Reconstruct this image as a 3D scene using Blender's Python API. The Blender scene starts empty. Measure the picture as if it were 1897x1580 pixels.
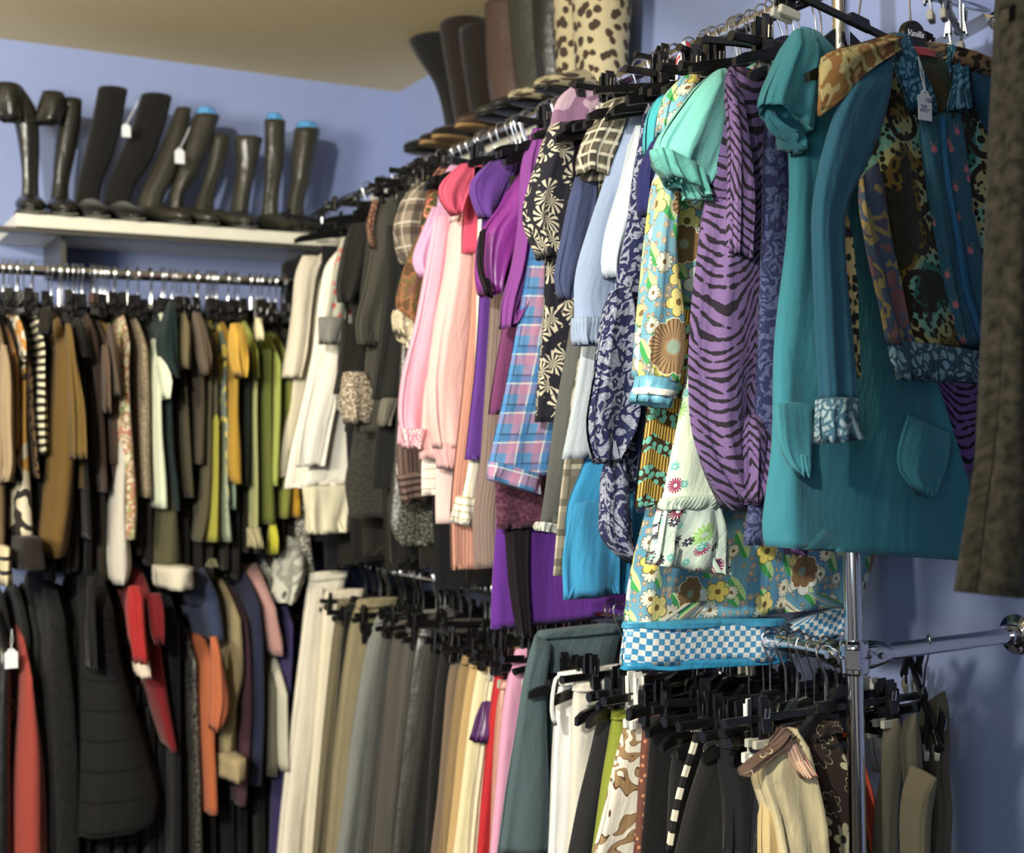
import bpy, math, random
import numpy as np
from mathutils import Vector, Matrix
C = bpy.context.scene.collection
PI = math.pi
EYE = 1.46
# ------------------------------------------------------------------ camera model (1897 x 1580)
F_PX = 2372.6; HD, PT, RL = [math.radians(a) for a in (30.31, 0.68, 1.02)]
FW = np.array([math.sin(HD)*math.cos(PT), math.cos(HD)*math.cos(PT), math.sin(PT)])
_R = np.array([math.cos(HD), -math.sin(HD), 0.0]); _U = np.cross(_R, FW)
RT = _R*math.cos(RL) - _U*math.sin(RL); UP = _U*math.cos(RL) + _R*math.sin(RL)
O = np.array([0, 0, EYE])
def ray(px, py):
    return FW + RT*((px-948.5)/F_PX) - UP*((py-790)/F_PX)
def un(px, py, ax, v):
    """the point of the vertical plane x=v / y=v (or the level z=v) where a measured point of the place lies"""
    d = ray(px, py); i = 'xyz'.index(ax)
    return O + d*((v-O[i])/d[i])
def px_of(P):
    P = np.array(P)-O; Z = P@FW
    return 948.5+F_PX*(P@RT)/Z, 790-F_PX*(P@UP)/Z
# ------------------------------------------------------------------ the place: measured sizes (metres)
WX, WY, CZ = 1.726, 3.62, EYE+1.10       # right wall, back wall, ceiling
RX = 1.366; PY = 1.363                   # right-hand rails, chrome post
ZU, ZL = EYE+.661, EYE-.321
BY = 3.27; ZB = float(un(270, 511, 'y', BY)[2]); ZC = ZB-.93
# ------------------------------------------------------------------ materials
def lin(c):
    return tuple((x/255/12.92 if x/255 <= .04045 else ((x/255+.055)/1.055)**2.4) for x in c[:3])+(1,)
class NB:
    def __init__(s, name):
        s.m = bpy.data.materials.new(name); s.m.use_nodes = True; s.t = s.m.node_tree; s.n = s.t.nodes
        s.b = s.n['Principled BSDF']; s._uv = None
    def new(s, k, **a):
        n = s.n.new(k)
        for x, v in a.items(): setattr(n, x, v)
        return n
    def put(s, sock, v):
        if isinstance(v, bpy.types.NodeSocket): s.t.links.new(v, sock)
        elif v is not None:
            sock.default_value = v
    def uv(s):
        if not s._uv: s._uv = s.new('ShaderNodeUVMap').outputs[0]
        return s._uv
    def ma(s, op, a, b=None, c=None, clamp=False):
        n = s.new('ShaderNodeMath', operation=op, use_clamp=clamp)
        for i, v in enumerate((a, b, c)):
            if v is not None: s.put(n.inputs[i], v)
        return n.outputs[0]
    def vm(s, op, a, b=None, sc=None):
        n = s.new('ShaderNodeVectorMath', operation=op)
        s.put(n.inputs[0], a)
        if b is not None: s.put(n.inputs[1], b)
        if sc is not None: s.put(n.inputs['Scale'], sc)
        return n.outputs['Value'] if op in ('LENGTH', 'DOT_PRODUCT') else n.outputs[0]
    def xy(s, v):
        n = s.new('ShaderNodeSeparateXYZ'); s.put(n.inputs[0], v); return n.outputs[0], n.outputs[1]
    def comb(s, x, y, z=0.0):
        n = s.new('ShaderNodeCombineXYZ'); s.put(n.inputs[0], x); s.put(n.inputs[1], y); s.put(n.inputs[2], z); return n.outputs[0]
    def mix(s, f, a, b):
        n = s.new('ShaderNodeMix', data_type='RGBA'); s.put(n.inputs[0], f)
        s.put(n.inputs[6], lin(a) if isinstance(a, tuple) and len(a) == 3 else a)
        s.put(n.inputs[7], lin(b) if isinstance(b, tuple) and len(b) == 3 else b); return n.outputs[2]
    def noise(s, sc, det=2.0, v=None, col=False, rough=.5):
        n = s.new('ShaderNodeTexNoise'); s.put(n.inputs['Vector'], v if v is not None else s.uv())
        n.inputs['Scale'].default_value = sc; n.inputs['Detail'].default_value = det; n.inputs['Roughness'].default_value = rough
        return n.outputs[1 if col else 0]
    def vor(s, sc, v=None, feat='F1', rnd=1.0):
        n = s.new('ShaderNodeTexVoronoi', feature=feat, voronoi_dimensions='2D'); s.put(n.inputs['Vector'], v if v is not None else s.uv())
        n.inputs['Scale'].default_value = sc; n.inputs['Randomness'].default_value = rnd; return n
    def warp(s, v, sc, amt):
        d = s.vm('SUBTRACT', s.noise(sc, 2, v, True), (.5, .5, .5)); return s.vm('ADD', v, s.vm('SCALE', d, sc=amt))
    def pick(s, fac, cols):
        n = s.new('ShaderNodeValToRGB'); r = n.color_ramp; r.interpolation = 'CONSTANT'
        while len(r.elements) < len(cols): r.elements.new(.5)
        for i, c in enumerate(cols): r.elements[i].position = i/len(cols); r.elements[i].color = lin(c)
        s.put(n.inputs[0], fac); return n.outputs[0]
    def bump(s, h, st=.4, dist=.002):
        n = s.new('ShaderNodeBump'); n.inputs['Strength'].default_value = st; n.inputs['Distance'].default_value = dist
        s.put(n.inputs['Height'], h); s.t.links.new(n.outputs[0], s.b.inputs['Normal'])
    def done(s, col, rough=.88, sheen=.15, metal=0, spec=.25, bumps=None, vary=.12):
        if isinstance(col, tuple): col = s.mix(0.0, col, col)
        if vary:
            f = s.ma('MULTIPLY', s.noise(260, 2), vary); f = s.ma('ADD', f, s.ma('MULTIPLY', s.noise(9, 3), vary))
            dk = s.vm('SCALE', col, sc=.62); col = s.mix(f, col, dk)
        s.put(s.b.inputs['Base Color'], col); s.b.inputs['Roughness'].default_value = rough
        s.b.inputs['Metallic'].default_value = metal; s.b.inputs['Specular IOR Level'].default_value = spec
        s.b.inputs['Sheen Weight'].default_value = sheen*.25
        wr = s.noise(1.0, 3, s.vm('MULTIPLY', s.warp(s.uv(), 7, .05), (48, 9, 1)))
        wr2 = s.noise(1.0, 2, s.vm('MULTIPLY', s.warp(s.uv(), 12, .05), (22, 26, 1)))
        n1 = s.new('ShaderNodeBump'); n1.inputs['Strength'].default_value = .55; n1.inputs['Distance'].default_value = .006
        s.put(n1.inputs['Height'], s.ma('MULTIPLY_ADD', wr2, .5, wr))
        n2 = s.new('ShaderNodeBump'); n2.inputs['Strength'].default_value = .3; n2.inputs['Distance'].default_value = .0012
        s.put(n2.inputs['Height'], bumps if bumps is not None else s.noise(700, 2)); s.t.links.new(n1.outputs[0], n2.inputs['Normal'])
        s.t.links.new(n2.outputs[0], s.b.inputs['Normal'])
        return s.m
    def flower(s, base, scale, R, n, pal, cen, edge=None, keep=1.0, off=(0, 0, 0), lace=.3, vein=None):
        v = s.vm('ADD', s.uv(), off); v = s.vm('SCALE', v, sc=1.0)
        vo = s.vor(scale, v, rnd=.75); d = s.vm('SUBTRACT', v, vo.outputs['Position'])
        x, y = s.xy(d); r = s.vm('LENGTH', s.comb(x, y)); a = s.ma('ARCTAN2', y, x)
        c1 = s.new('ShaderNodeSeparateColor'); s.put(c1.inputs[0], vo.outputs['Color'])
        rr, rg = c1.outputs[0], c1.outputs[1]
        Rr = s.ma('MULTIPLY', s.ma('MULTIPLY_ADD', rr, .5, .65), R)
        pet = s.ma('ABSOLUTE', s.ma('COSINE', s.ma('MULTIPLY_ADD', a, n/2, s.ma('MULTIPLY', rg, 6.0))))
        pr = s.ma('MULTIPLY', Rr, s.ma('MULTIPLY_ADD', s.ma('POWER', pet, .6), lace, 1-lace))
        k = s.ma('LESS_THAN', rg, keep)
        inn = s.ma('MULTIPLY', s.ma('LESS_THAN', r, pr), k)
        col = s.pick(rr, pal)
        if vein is not None:
            col = s.mix(s.ma('MULTIPLY', s.ma('GREATER_THAN', s.ma('SINE', s.ma('MULTIPLY', a, 34.0)), .55), s.ma('GREATER_THAN', r, s.ma('MULTIPLY', Rr, .3))), col, vein)
        if edge is not None:
            col = s.mix(s.ma('GREATER_THAN', r, s.ma('SUBTRACT', pr, .0016 if R > .012 else .001)), col, edge)
        col = s.mix(s.ma('LESS_THAN', r, s.ma('MULTIPLY', Rr, .24)), col, cen)
        return s.mix(inn, base, col)
_mc = {}
def _soft(a):
    if isinstance(a, tuple):
        if len(a) == 3 and all(isinstance(x, (int, float)) and x == int(x) and x > 2 for x in a):
            g = .3*a[0]+.59*a[1]+.11*a[2]; return tuple(int(x+(g-x)*.15) for x in a)
        return tuple(_soft(x) for x in a)
    return a
def mat(kind, *a):
    key = (kind,)+a
    if key in _mc: return _mc[key]
    if kind in ('soft', 'tiers', 'suede') and max(a[0]) < 66: a = (tuple(int(x*.68) for x in a[0]),)+a[1:]
    a = _soft(a)
    b = NB('fabric_'+kind); u, v = b.xy(b.uv()); M = None
    S = lambda f, ph=0.0: b.ma('SINE', b.ma('MULTIPLY_ADD', f[0], f[1], ph))
    if kind == 'plain': M = b.done(a[0])
    elif kind == 'soft': M = b.done(a[0], rough=.95, sheen=.4, vary=.2)
    elif kind == 'satin': M = b.done(a[0], rough=.32, sheen=0, spec=.7, vary=.06)
    elif kind == 'leather': M = b.done(a[0], rough=.3, sheen=0, spec=.6, vary=.1, bumps=b.noise(90, 4))
    elif kind == 'suede': M = b.done(a[0], rough=.95, sheen=.5, vary=.25)
    elif kind == 'knit':
        w = b.ma('SINE', b.ma('MULTIPLY', u, 2*PI/.007)); M = b.done(b.mix(b.ma('MULTIPLY_ADD', w, .18, .18), a[0], tuple(int(x*.72) for x in a[0])), rough=.95, sheen=.4, bumps=w)
    elif kind == 'tweed':
        M = b.done(b.mix(b.ma('GREATER_THAN', b.noise(170, 3), .52), a[0], a[1]), rough=.95, sheen=.3)
    elif kind == 'fuzzy':
        M = b.done(b.mix(b.ma('MULTIPLY_ADD', b.ma('SUBTRACT', b.noise(70, 4), .5), 3.0, .5, clamp=True), a[0], a[1]), rough=1, sheen=.3, bumps=b.noise(90, 4))
    elif kind == 'boucle':
        vo = b.vor(130, b.warp(b.uv(), 60, .01)); M = b.done(b.mix(b.ma('MULTIPLY', vo.outputs[0], 1.1), a[0], a[1]), rough=1, sheen=.3, bumps=vo.outputs[0])
    elif kind == 'hstripe':   # c1, c2, period, duty
        w = b.ma('FRACT', b.ma('DIVIDE', b.ma('ADD', v, b.ma('MULTIPLY', b.noise(12, 1), .012)), a[2])); M = b.done(b.mix(b.ma('LESS_THAN', w, a[3]), a[1], a[0]))
    elif kind == 'vstripe':
        w = b.ma('FRACT', b.ma('DIVIDE', u, a[2])); f = b.ma('LESS_THAN', w, a[3])
        col = b.mix(f, a[1], a[0])
        if len(a) > 4: col = b.mix(b.ma('LESS_THAN', b.ma('FRACT', b.ma('DIVIDE', b.ma('ADD', u, .004), a[2]*2)), .12), col, a[4])
        M = b.done(col)
    elif kind == 'plaid':     # base, list of (colour, period, width, offset) bands both ways
        col = b.mix(0.0, a[0], a[0])
        for (c, per, wd, of) in a[1]:
            for q in (u, v):
                f = b.ma('LESS_THAN', b.ma('FRACT', b.ma('DIVIDE', b.ma('ADD', q, of+5), per)), wd/per)
                col = b.mix(b.ma('MULTIPLY', f, .62), col, c)
        M = b.done(col)
    elif kind == 'check':     # c1 c2 size
        cu = b.ma('FLOOR', b.ma('DIVIDE', b.ma('ADD', u, 5), a[2])); cv = b.ma('FLOOR', b.ma('DIVIDE', b.ma('ADD', v, b.ma('MULTIPLY', b.noise(14, 1), .012)), a[2]*.8))
        f = b.ma('FLOORED_MODULO', b.ma('ADD', cu, cv), 2.0); M = b.done(b.mix(f, a[0], a[1]), rough=.35, spec=.6)
    elif kind == 'zebra':
        w = b.warp(b.uv(), 6, .10); x, y = b.xy(w)
        y2 = b.ma('ADD', y, b.ma('MULTIPLY', b.ma('ABSOLUTE', b.ma('SINE', b.ma('MULTIPLY', x, 19.0))), .06))
        st = b.ma('SINE', b.ma('MULTIPLY', y2, 2*PI/.0165)); cut = b.noise(1.0, 2, b.vm('MULTIPLY', w, (45, 70, 1)))
        f = b.ma('LESS_THAN', b.ma('ADD', st, b.ma('MULTIPLY', b.ma('SUBTRACT', cut, .5), 4.2)), .42); M = b.done(b.mix(f, a[0], a[1]))
    elif kind == 'leaf':      # dark ground with fans of pale fine lines
        vo = b.vor(24, b.warp(b.uv(), 20, .03)); d = b.vm('SUBTRACT', b.uv(), vo.outputs['Position']); x, y = b.xy(d)
        an = b.ma('ARCTAN2', y, x); r = b.vm('LENGTH', b.comb(x, y))
        f = b.ma('MULTIPLY', b.ma('GREATER_THAN', b.ma('SINE', b.ma('MULTIPLY_ADD', an, 11.0, b.ma('MULTIPLY', r, 90.0))), -.05), b.ma('LESS_THAN', r, .024))
        f = b.ma('MULTIPLY', f, b.ma('GREATER_THAN', b.noise(26, 2), .44)); M = b.done(b.mix(f, a[0], a[1]))
    elif kind == 'damask':
        n = b.noise(34, 3, b.warp(b.uv(), 18, .05)); f = b.ma('GREATER_THAN', b.ma('SINE', b.ma('MULTIPLY', n, 34.0)), .05)
        M = b.done(b.mix(f, a[0], b.mix(b.noise(220, 1), a[1], a[0])))
    elif kind == 'swirl':     # ground, lines, fill
        n = b.noise(13, 2, b.warp(b.uv(), 8, .12)); s1 = b.ma('SINE', b.ma('MULTIPLY', n, 46.0))
        col = b.mix(b.ma('GREATER_THAN', s1, .35), a[0], a[2]); col = b.mix(b.ma('LESS_THAN', b.ma('ABSOLUTE', b.ma('SUBTRACT', s1, .35)), .12), col, a[1]); M = b.done(col)
    elif kind == 'blotch':    # colours by noise
        n = b.noise(a[1], 2, b.warp(b.uv(), a[1]*.8, .4/a[1])); n = b.ma('MULTIPLY_ADD', b.ma('SUBTRACT', n, .5), 2.2, .5, clamp=True); M = b.done(b.pick(n, a[0]))
    elif kind == 'leopard':   # ground noise two tones + spots
        g = b.mix(b.ma('MULTIPLY_ADD', b.ma('SUBTRACT', b.noise(5, 2), .5), 3.0, .5, clamp=True), a[0], a[1])
        w = b.warp(b.uv(), 30, .02); vo = b.vor(a[3], w); f = b.ma('LESS_THAN', vo.outputs[0], b.ma('MULTIPLY_ADD', b.noise(12, 1), .5, .1)); M = b.done(b.mix(f, g, a[2]))
    elif kind == 'velvet_wild':
        w = b.warp(b.uv(), 7, .06); n = b.ma('MULTIPLY_ADD', b.ma('SUBTRACT', b.noise(6.5, 2, w), .5), 3.2, .5, clamp=True)
        g = b.pick(n, ((42, 38, 14), (120, 92, 30), (172, 165, 110), (120, 170, 150), (40, 110, 100), (30, 40, 30)))
        vo = b.vor(85, b.warp(b.uv(), 40, .01)); g = b.mix(b.ma('LESS_THAN', vo.outputs[0], b.ma('MULTIPLY_ADD', b.noise(14, 1), .9, -.12)), g, (34, 28, 14))
        v2 = b.vor(13, b.warp(b.uv(), 14, .02), rnd=.6); dd = v2.outputs[0]
        g = b.mix(b.ma('LESS_THAN', b.ma('ABSOLUTE', b.ma('SUBTRACT', dd, .34)), .06), g, (36, 26, 12)); M = b.done(g, rough=.7, sheen=.5)
    elif kind == 'lace':      # ground, thread
        vo = b.vor(70, b.warp(b.uv(), 40, .02), 'DISTANCE_TO_EDGE'); f = b.ma('GREATER_THAN', vo.outputs[0], .14)
        f2 = b.ma('GREATER_THAN', b.noise(60, 3), .47); h = b.ma('MULTIPLY', f, f2); M = b.done(b.mix(h, a[0], a[1]), bumps=h)
    elif kind == 'sprig':     # embroidered panel
        g = b.mix(b.noise(40, 3), a[0], a[1]); w = b.vor(26, b.uv(), rnd=.8); d = b.vm('SUBTRACT', b.uv(), w.outputs['Position']); x, y = b.xy(d)
        ln = b.ma('MULTIPLY', b.ma('LESS_THAN', b.ma('ABSOLUTE', b.ma('SUBTRACT', b.ma('ABSOLUTE', x), b.ma('MULTIPLY', y, .45))), .0006), b.ma('LESS_THAN', b.ma('ABSOLUTE', y), .011))
        g = b.mix(ln, g, (165, 130, 100)); g = b.mix(b.ma('LESS_THAN', w.outputs[0], .13), g, (185, 110, 120)); M = b.done(g)
    elif kind == 'retro':     # blue ground with large brown/yellow/white flowers
        g = b.mix(b.ma('GREATER_THAN', b.noise(9, 1), .5), a[0], a[1])
        g = b.flower(g, 75, .0058, 5, ((150, 135, 120), (175, 160, 140)), (230, 220, 190), keep=.6, off=(3.3, 1, 0))
        lf = b.vor(19, b.vm('ADD', b.uv(), (7.7, 2.1, 0)), rnd=.9); d = b.vm('SUBTRACT', b.vm('ADD', b.uv(), (7.7, 2.1, 0)), lf.outputs['Position']); x, y = b.xy(d)
        xr = b.ma('ADD', b.ma('MULTIPLY', x, .8), b.ma('MULTIPLY', y, .6)); yr = b.ma('SUBTRACT', b.ma('MULTIPLY', y, .8), b.ma('MULTIPLY', x, .6))
        el = b.vm('LENGTH', b.comb(b.ma('MULTIPLY', xr, 2.6), yr)); ed = b.ma('LESS_THAN', el, .026)
        g = b.mix(ed, g, b.pick(b.ma('MULTIPLY_ADD', xr, 60.0, .5, clamp=True), ((70, 160, 90), (185, 215, 150))))
        g = b.flower(g, 21, .017, 12, ((240, 238, 220), (235, 232, 210)), (120, 95, 55), (90, 85, 60), .75, (1.2, 4.4, 0), .45, vein=(190, 185, 160))
        g = b.flower(g, 13.5, .027, 5, ((232, 212, 110), (238, 222, 140), (225, 230, 222)), (120, 100, 60), (110, 95, 50), .72, (5.1, 9.3, 0), .42)
        g = b.flower(g, 8.2, .042, 9, ((150, 118, 82), (168, 138, 104)), (150, 170, 150), (235, 225, 200), .6, (.4, .7, 0), .16, vein=(105, 78, 48)); M = b.done(g)
    elif kind == 'daisy':     # pale ground with burgundy and navy bursts
        g = b.mix(b.noise(6, 2), a[0], a[1]); g = b.flower(g, 21, .0165, 16, ((150, 40, 90), (125, 30, 70), (40, 45, 70), (160, 210, 120)), a[0], None, .8, (.2, .3, 0), .75)
        g = b.flower(g, 38, .009, 8, ((110, 190, 180), (60, 50, 70)), a[0], None, .4, (3, 1, 0), .7); M = b.done(g)
    elif kind == 'ethnic':
        s1 = b.ma('ADD', b.ma('MULTIPLY', v, 2*PI/.045), b.ma('MULTIPLY', b.ma('ABSOLUTE', b.ma('SINE', b.ma('MULTIPLY', u, 36.0))), 2.4)); z = b.ma('SINE', s1)
        g = b.mix(b.ma('GREATER_THAN', z, .1), (62, 44, 24), (92, 70, 36))
        ln = b.ma('MULTIPLY', b.ma('GREATER_THAN', b.ma('SINE', b.ma('MULTIPLY', u, 2*PI/.005)), .1), b.ma('GREATER_THAN', z, -.1)); g = b.mix(ln, g, (205, 170, 80))
        vo = b.vor(95); g = b.mix(b.ma('MULTIPLY', b.ma('LESS_THAN', vo.outputs[0], .42), b.ma('LESS_THAN', z, .0)), g, (110, 180, 165)); M = b.done(g, rough=.6)
    elif kind == 'petal_outline':
        g = b.mix(0.0, a[0], a[0]); v0 = b.flower(g, 17, .026, 7, (a[0], a[0], a[0], (215, 205, 165)), a[0], a[1], 1.0, (0, 0, 0), .5); M = b.done(v0)
    elif kind == 'union':
        w = b.ma('FRACT', b.ma('DIVIDE', b.ma('ADD', b.ma('ADD', u, b.ma('MULTIPLY', v, .6)), 3), .035)); M = b.done(b.pick(w, ((225, 225, 230), (50, 80, 170), (225, 225, 230), (200, 50, 60))), rough=.5)
    elif kind == 'sequin':
        vo = b.vor(160); c = b.mix(b.ma('LESS_THAN', vo.outputs[0], .3), a[0], a[1]); M = b.done(c, rough=.3, spec=.8)
    elif kind == 'tiers':
        w = b.ma('FRACT', b.ma('DIVIDE', v, .07)); M = b.done(b.mix(b.ma('LESS_THAN', w, .08), a[0], (6, 6, 6)), bumps=w)
    elif kind == 'dots':
        vo = b.vor(a[2]); M = b.done(b.mix(b.ma('LESS_THAN', vo.outputs[0], .17), a[0], a[1]))
    elif kind == 'paisley':
        n = b.noise(24, 3, b.warp(b.uv(), 20, .08)); n = b.ma('MULTIPLY_ADD', b.ma('SUBTRACT', n, .5), 3.0, .5, clamp=True); M = b.done(b.pick(n, a[0]))
    if kind in ('velvet_wild',): pass
    _mc[key] = M
    return M
def simple(name, col, rough=.5, metal=0, spec=.5, bump=None):
    b = NB(name); c = b.mix(b.ma('MULTIPLY', b.noise(60, 3, b.new('ShaderNodeTexCoord').outputs['Object']), .25), col, tuple(int(x*.8) for x in col))
    b.put(b.b.inputs['Base Color'], c); b.b.inputs['Roughness'].default_value = rough; b.b.inputs['Metallic'].default_value = metal; b.b.inputs['Specular IOR Level'].default_value = spec
    if bump: b.bump(b.noise(bump, 4, b.new('ShaderNodeTexCoord').outputs['Object']), .2, .002)
    return b.m
CHROME = simple('chrome', (225, 225, 230), .09, 1)
STEEL = simple('steel_wire', (205, 205, 208), .22, 1)
BLACKP = simple('black_plastic', (17, 17, 18), .28, 0, .6)
PAD = simple('grey_rubber_pad', (176, 174, 160), .6)
WHITEP = simple('white_plastic', (235, 232, 222), .35)
CARD = simple('white_card', (232, 234, 240), .7)
INK = simple('ink', (70, 80, 130), .7)
WOODSOLE = simple('cork_sole', (150, 120, 75), .8)
# ------------------------------------------------------------------ object helpers
def tagp(o, label=None, cat=None, group=None, kind=None):
    for k, v in (('label', label), ('category', cat), ('group', group), ('kind', kind)):
        if v: o[k] = v
    return o
def link(name, me, parent=None, loc=None):
    o = bpy.data.objects.new(name, me); C.objects.link(o)
    if loc is not None: o.location = loc
    if parent is not None:
        o.parent = parent
    return o
def mesh(name, V, F, m, uvs=None, smooth=True):
    me = bpy.data.meshes.new(name); me.from_pydata([tuple(map(float, v)) for v in V], [], F)
    if uvs is not None:
        l = me.uv_layers.new(name='UVMap'); idx = np.empty(len(me.loops), np.int32); me.loops.foreach_get('vertex_index', idx)
        l.data.foreach_set('uv', np.asarray(uvs, np.float32)[idx].ravel())
    if m: me.materials.append(m)
    me.polygons.foreach_set('use_smooth', [smooth]*len(me.polygons)); me.update(); return me
def root(name, loc, label, cat, group=None):
    return tagp(link(name, None, None, loc), label, cat, group)
class SH:      # small solid shapes collected in one mesh
    def __init__(s): s.V = []; s.F = []
    def box(s, c, d, rot=None, taper=1.0, bev=.15):
        c = np.array(c, float); n = len(s.V); hx, hy, hz = d[0]/2, d[1]/2, d[2]/2; b = min(hx, hy, hz)*bev*2*.5
        rings = [(-hz, b, 1), (-hz+b, 0, 1), (hz-b, 0, taper), (hz, b, taper)]
        for (z, i, t) in rings:
            X, Y = (hx*t-i), (hy-i); k = min(b, X*.4, Y*.4)
            for (x, y) in ((-X+k, -Y), (X-k, -Y), (X, -Y+k), (X, Y-k), (X-k, Y), (-X+k, Y), (-X, Y-k), (-X, -Y+k)):
                p = Vector((x, y, z))
                if rot is not None: p = rot @ p
                s.V.append(c+np.array(p))
        s.F.append([n+i for i in range(7, -1, -1)]); s.F.append([n+24+i for i in range(8)])
        for r in range(3):
            for i in range(8): s.F.append([n+8*r+i, n+8*r+(i+1) % 8, n+8*r+8+(i+1) % 8, n+8*r+8+i])
        return s
    def tube(s, pts, r, seg=8, cap=True):
        pts = [Vector(p) for p in pts]; n = len(s.V); a = None
        for i, p in enumerate(pts):
            t = (pts[min(i+1, len(pts)-1)]-pts[max(i-1, 0)]).normalized()
            if a is None: a = t.orthogonal().normalized()
            a = (a-t*a.dot(t)).normalized(); bb = t.cross(a); rr = r[i] if isinstance(r, (list, tuple)) else r
            for k in range(seg): s.V.append(np.array(p+(a*math.cos(2*PI*k/seg)+bb*math.sin(2*PI*k/seg))*rr))
        for i in range(len(pts)-1):
            for k in range(seg): s.F.append([n+i*seg+k, n+i*seg+(k+1) % seg, n+(i+1)*seg+(k+1) % seg, n+(i+1)*seg+k])
        if cap: s.F.append([n+k for k in range(seg-1, -1, -1)]); s.F.append([n+(len(pts)-1)*seg+k for k in range(seg)])
        return s
    def prism(s, pts, y0, y1):       # polygon in x-z given thickness along y
        n = len(s.V); m = len(pts)
        for y in (y0, y1):
            for (x, z) in pts: s.V.append(np.array((x, y, z), float))
        s.F.append([n+i for i in range(m)]); s.F.append([n+m+i for i in range(m-1, -1, -1)])
        for i in range(m): s.F.append([n+(i+1) % m, n+i, n+m+i, n+m+(i+1) % m])
        return s
    def make(s, name, m, parent=None, loc=None, smooth=True):
        me = mesh(name, s.V, s.F, m, None, smooth)
        if smooth:
            try: me.set_sharp_from_angle(angle=.6)
            except Exception: pass
        return link(name, me, parent, loc)
def kids(o): return [c for c in bpy.data.objects if c.parent == o]
_tree = {}
def tree(o):
    if o.name not in _tree: _tree[o.name] = [(c, tree(c)) for c in kids(o)]
    return _tree[o.name]
def dup(o, parent=None):
    c = o.copy(); C.objects.link(c); c.parent = parent
    for ch, _ in tree(o): dup(ch, c)
    return c
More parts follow.
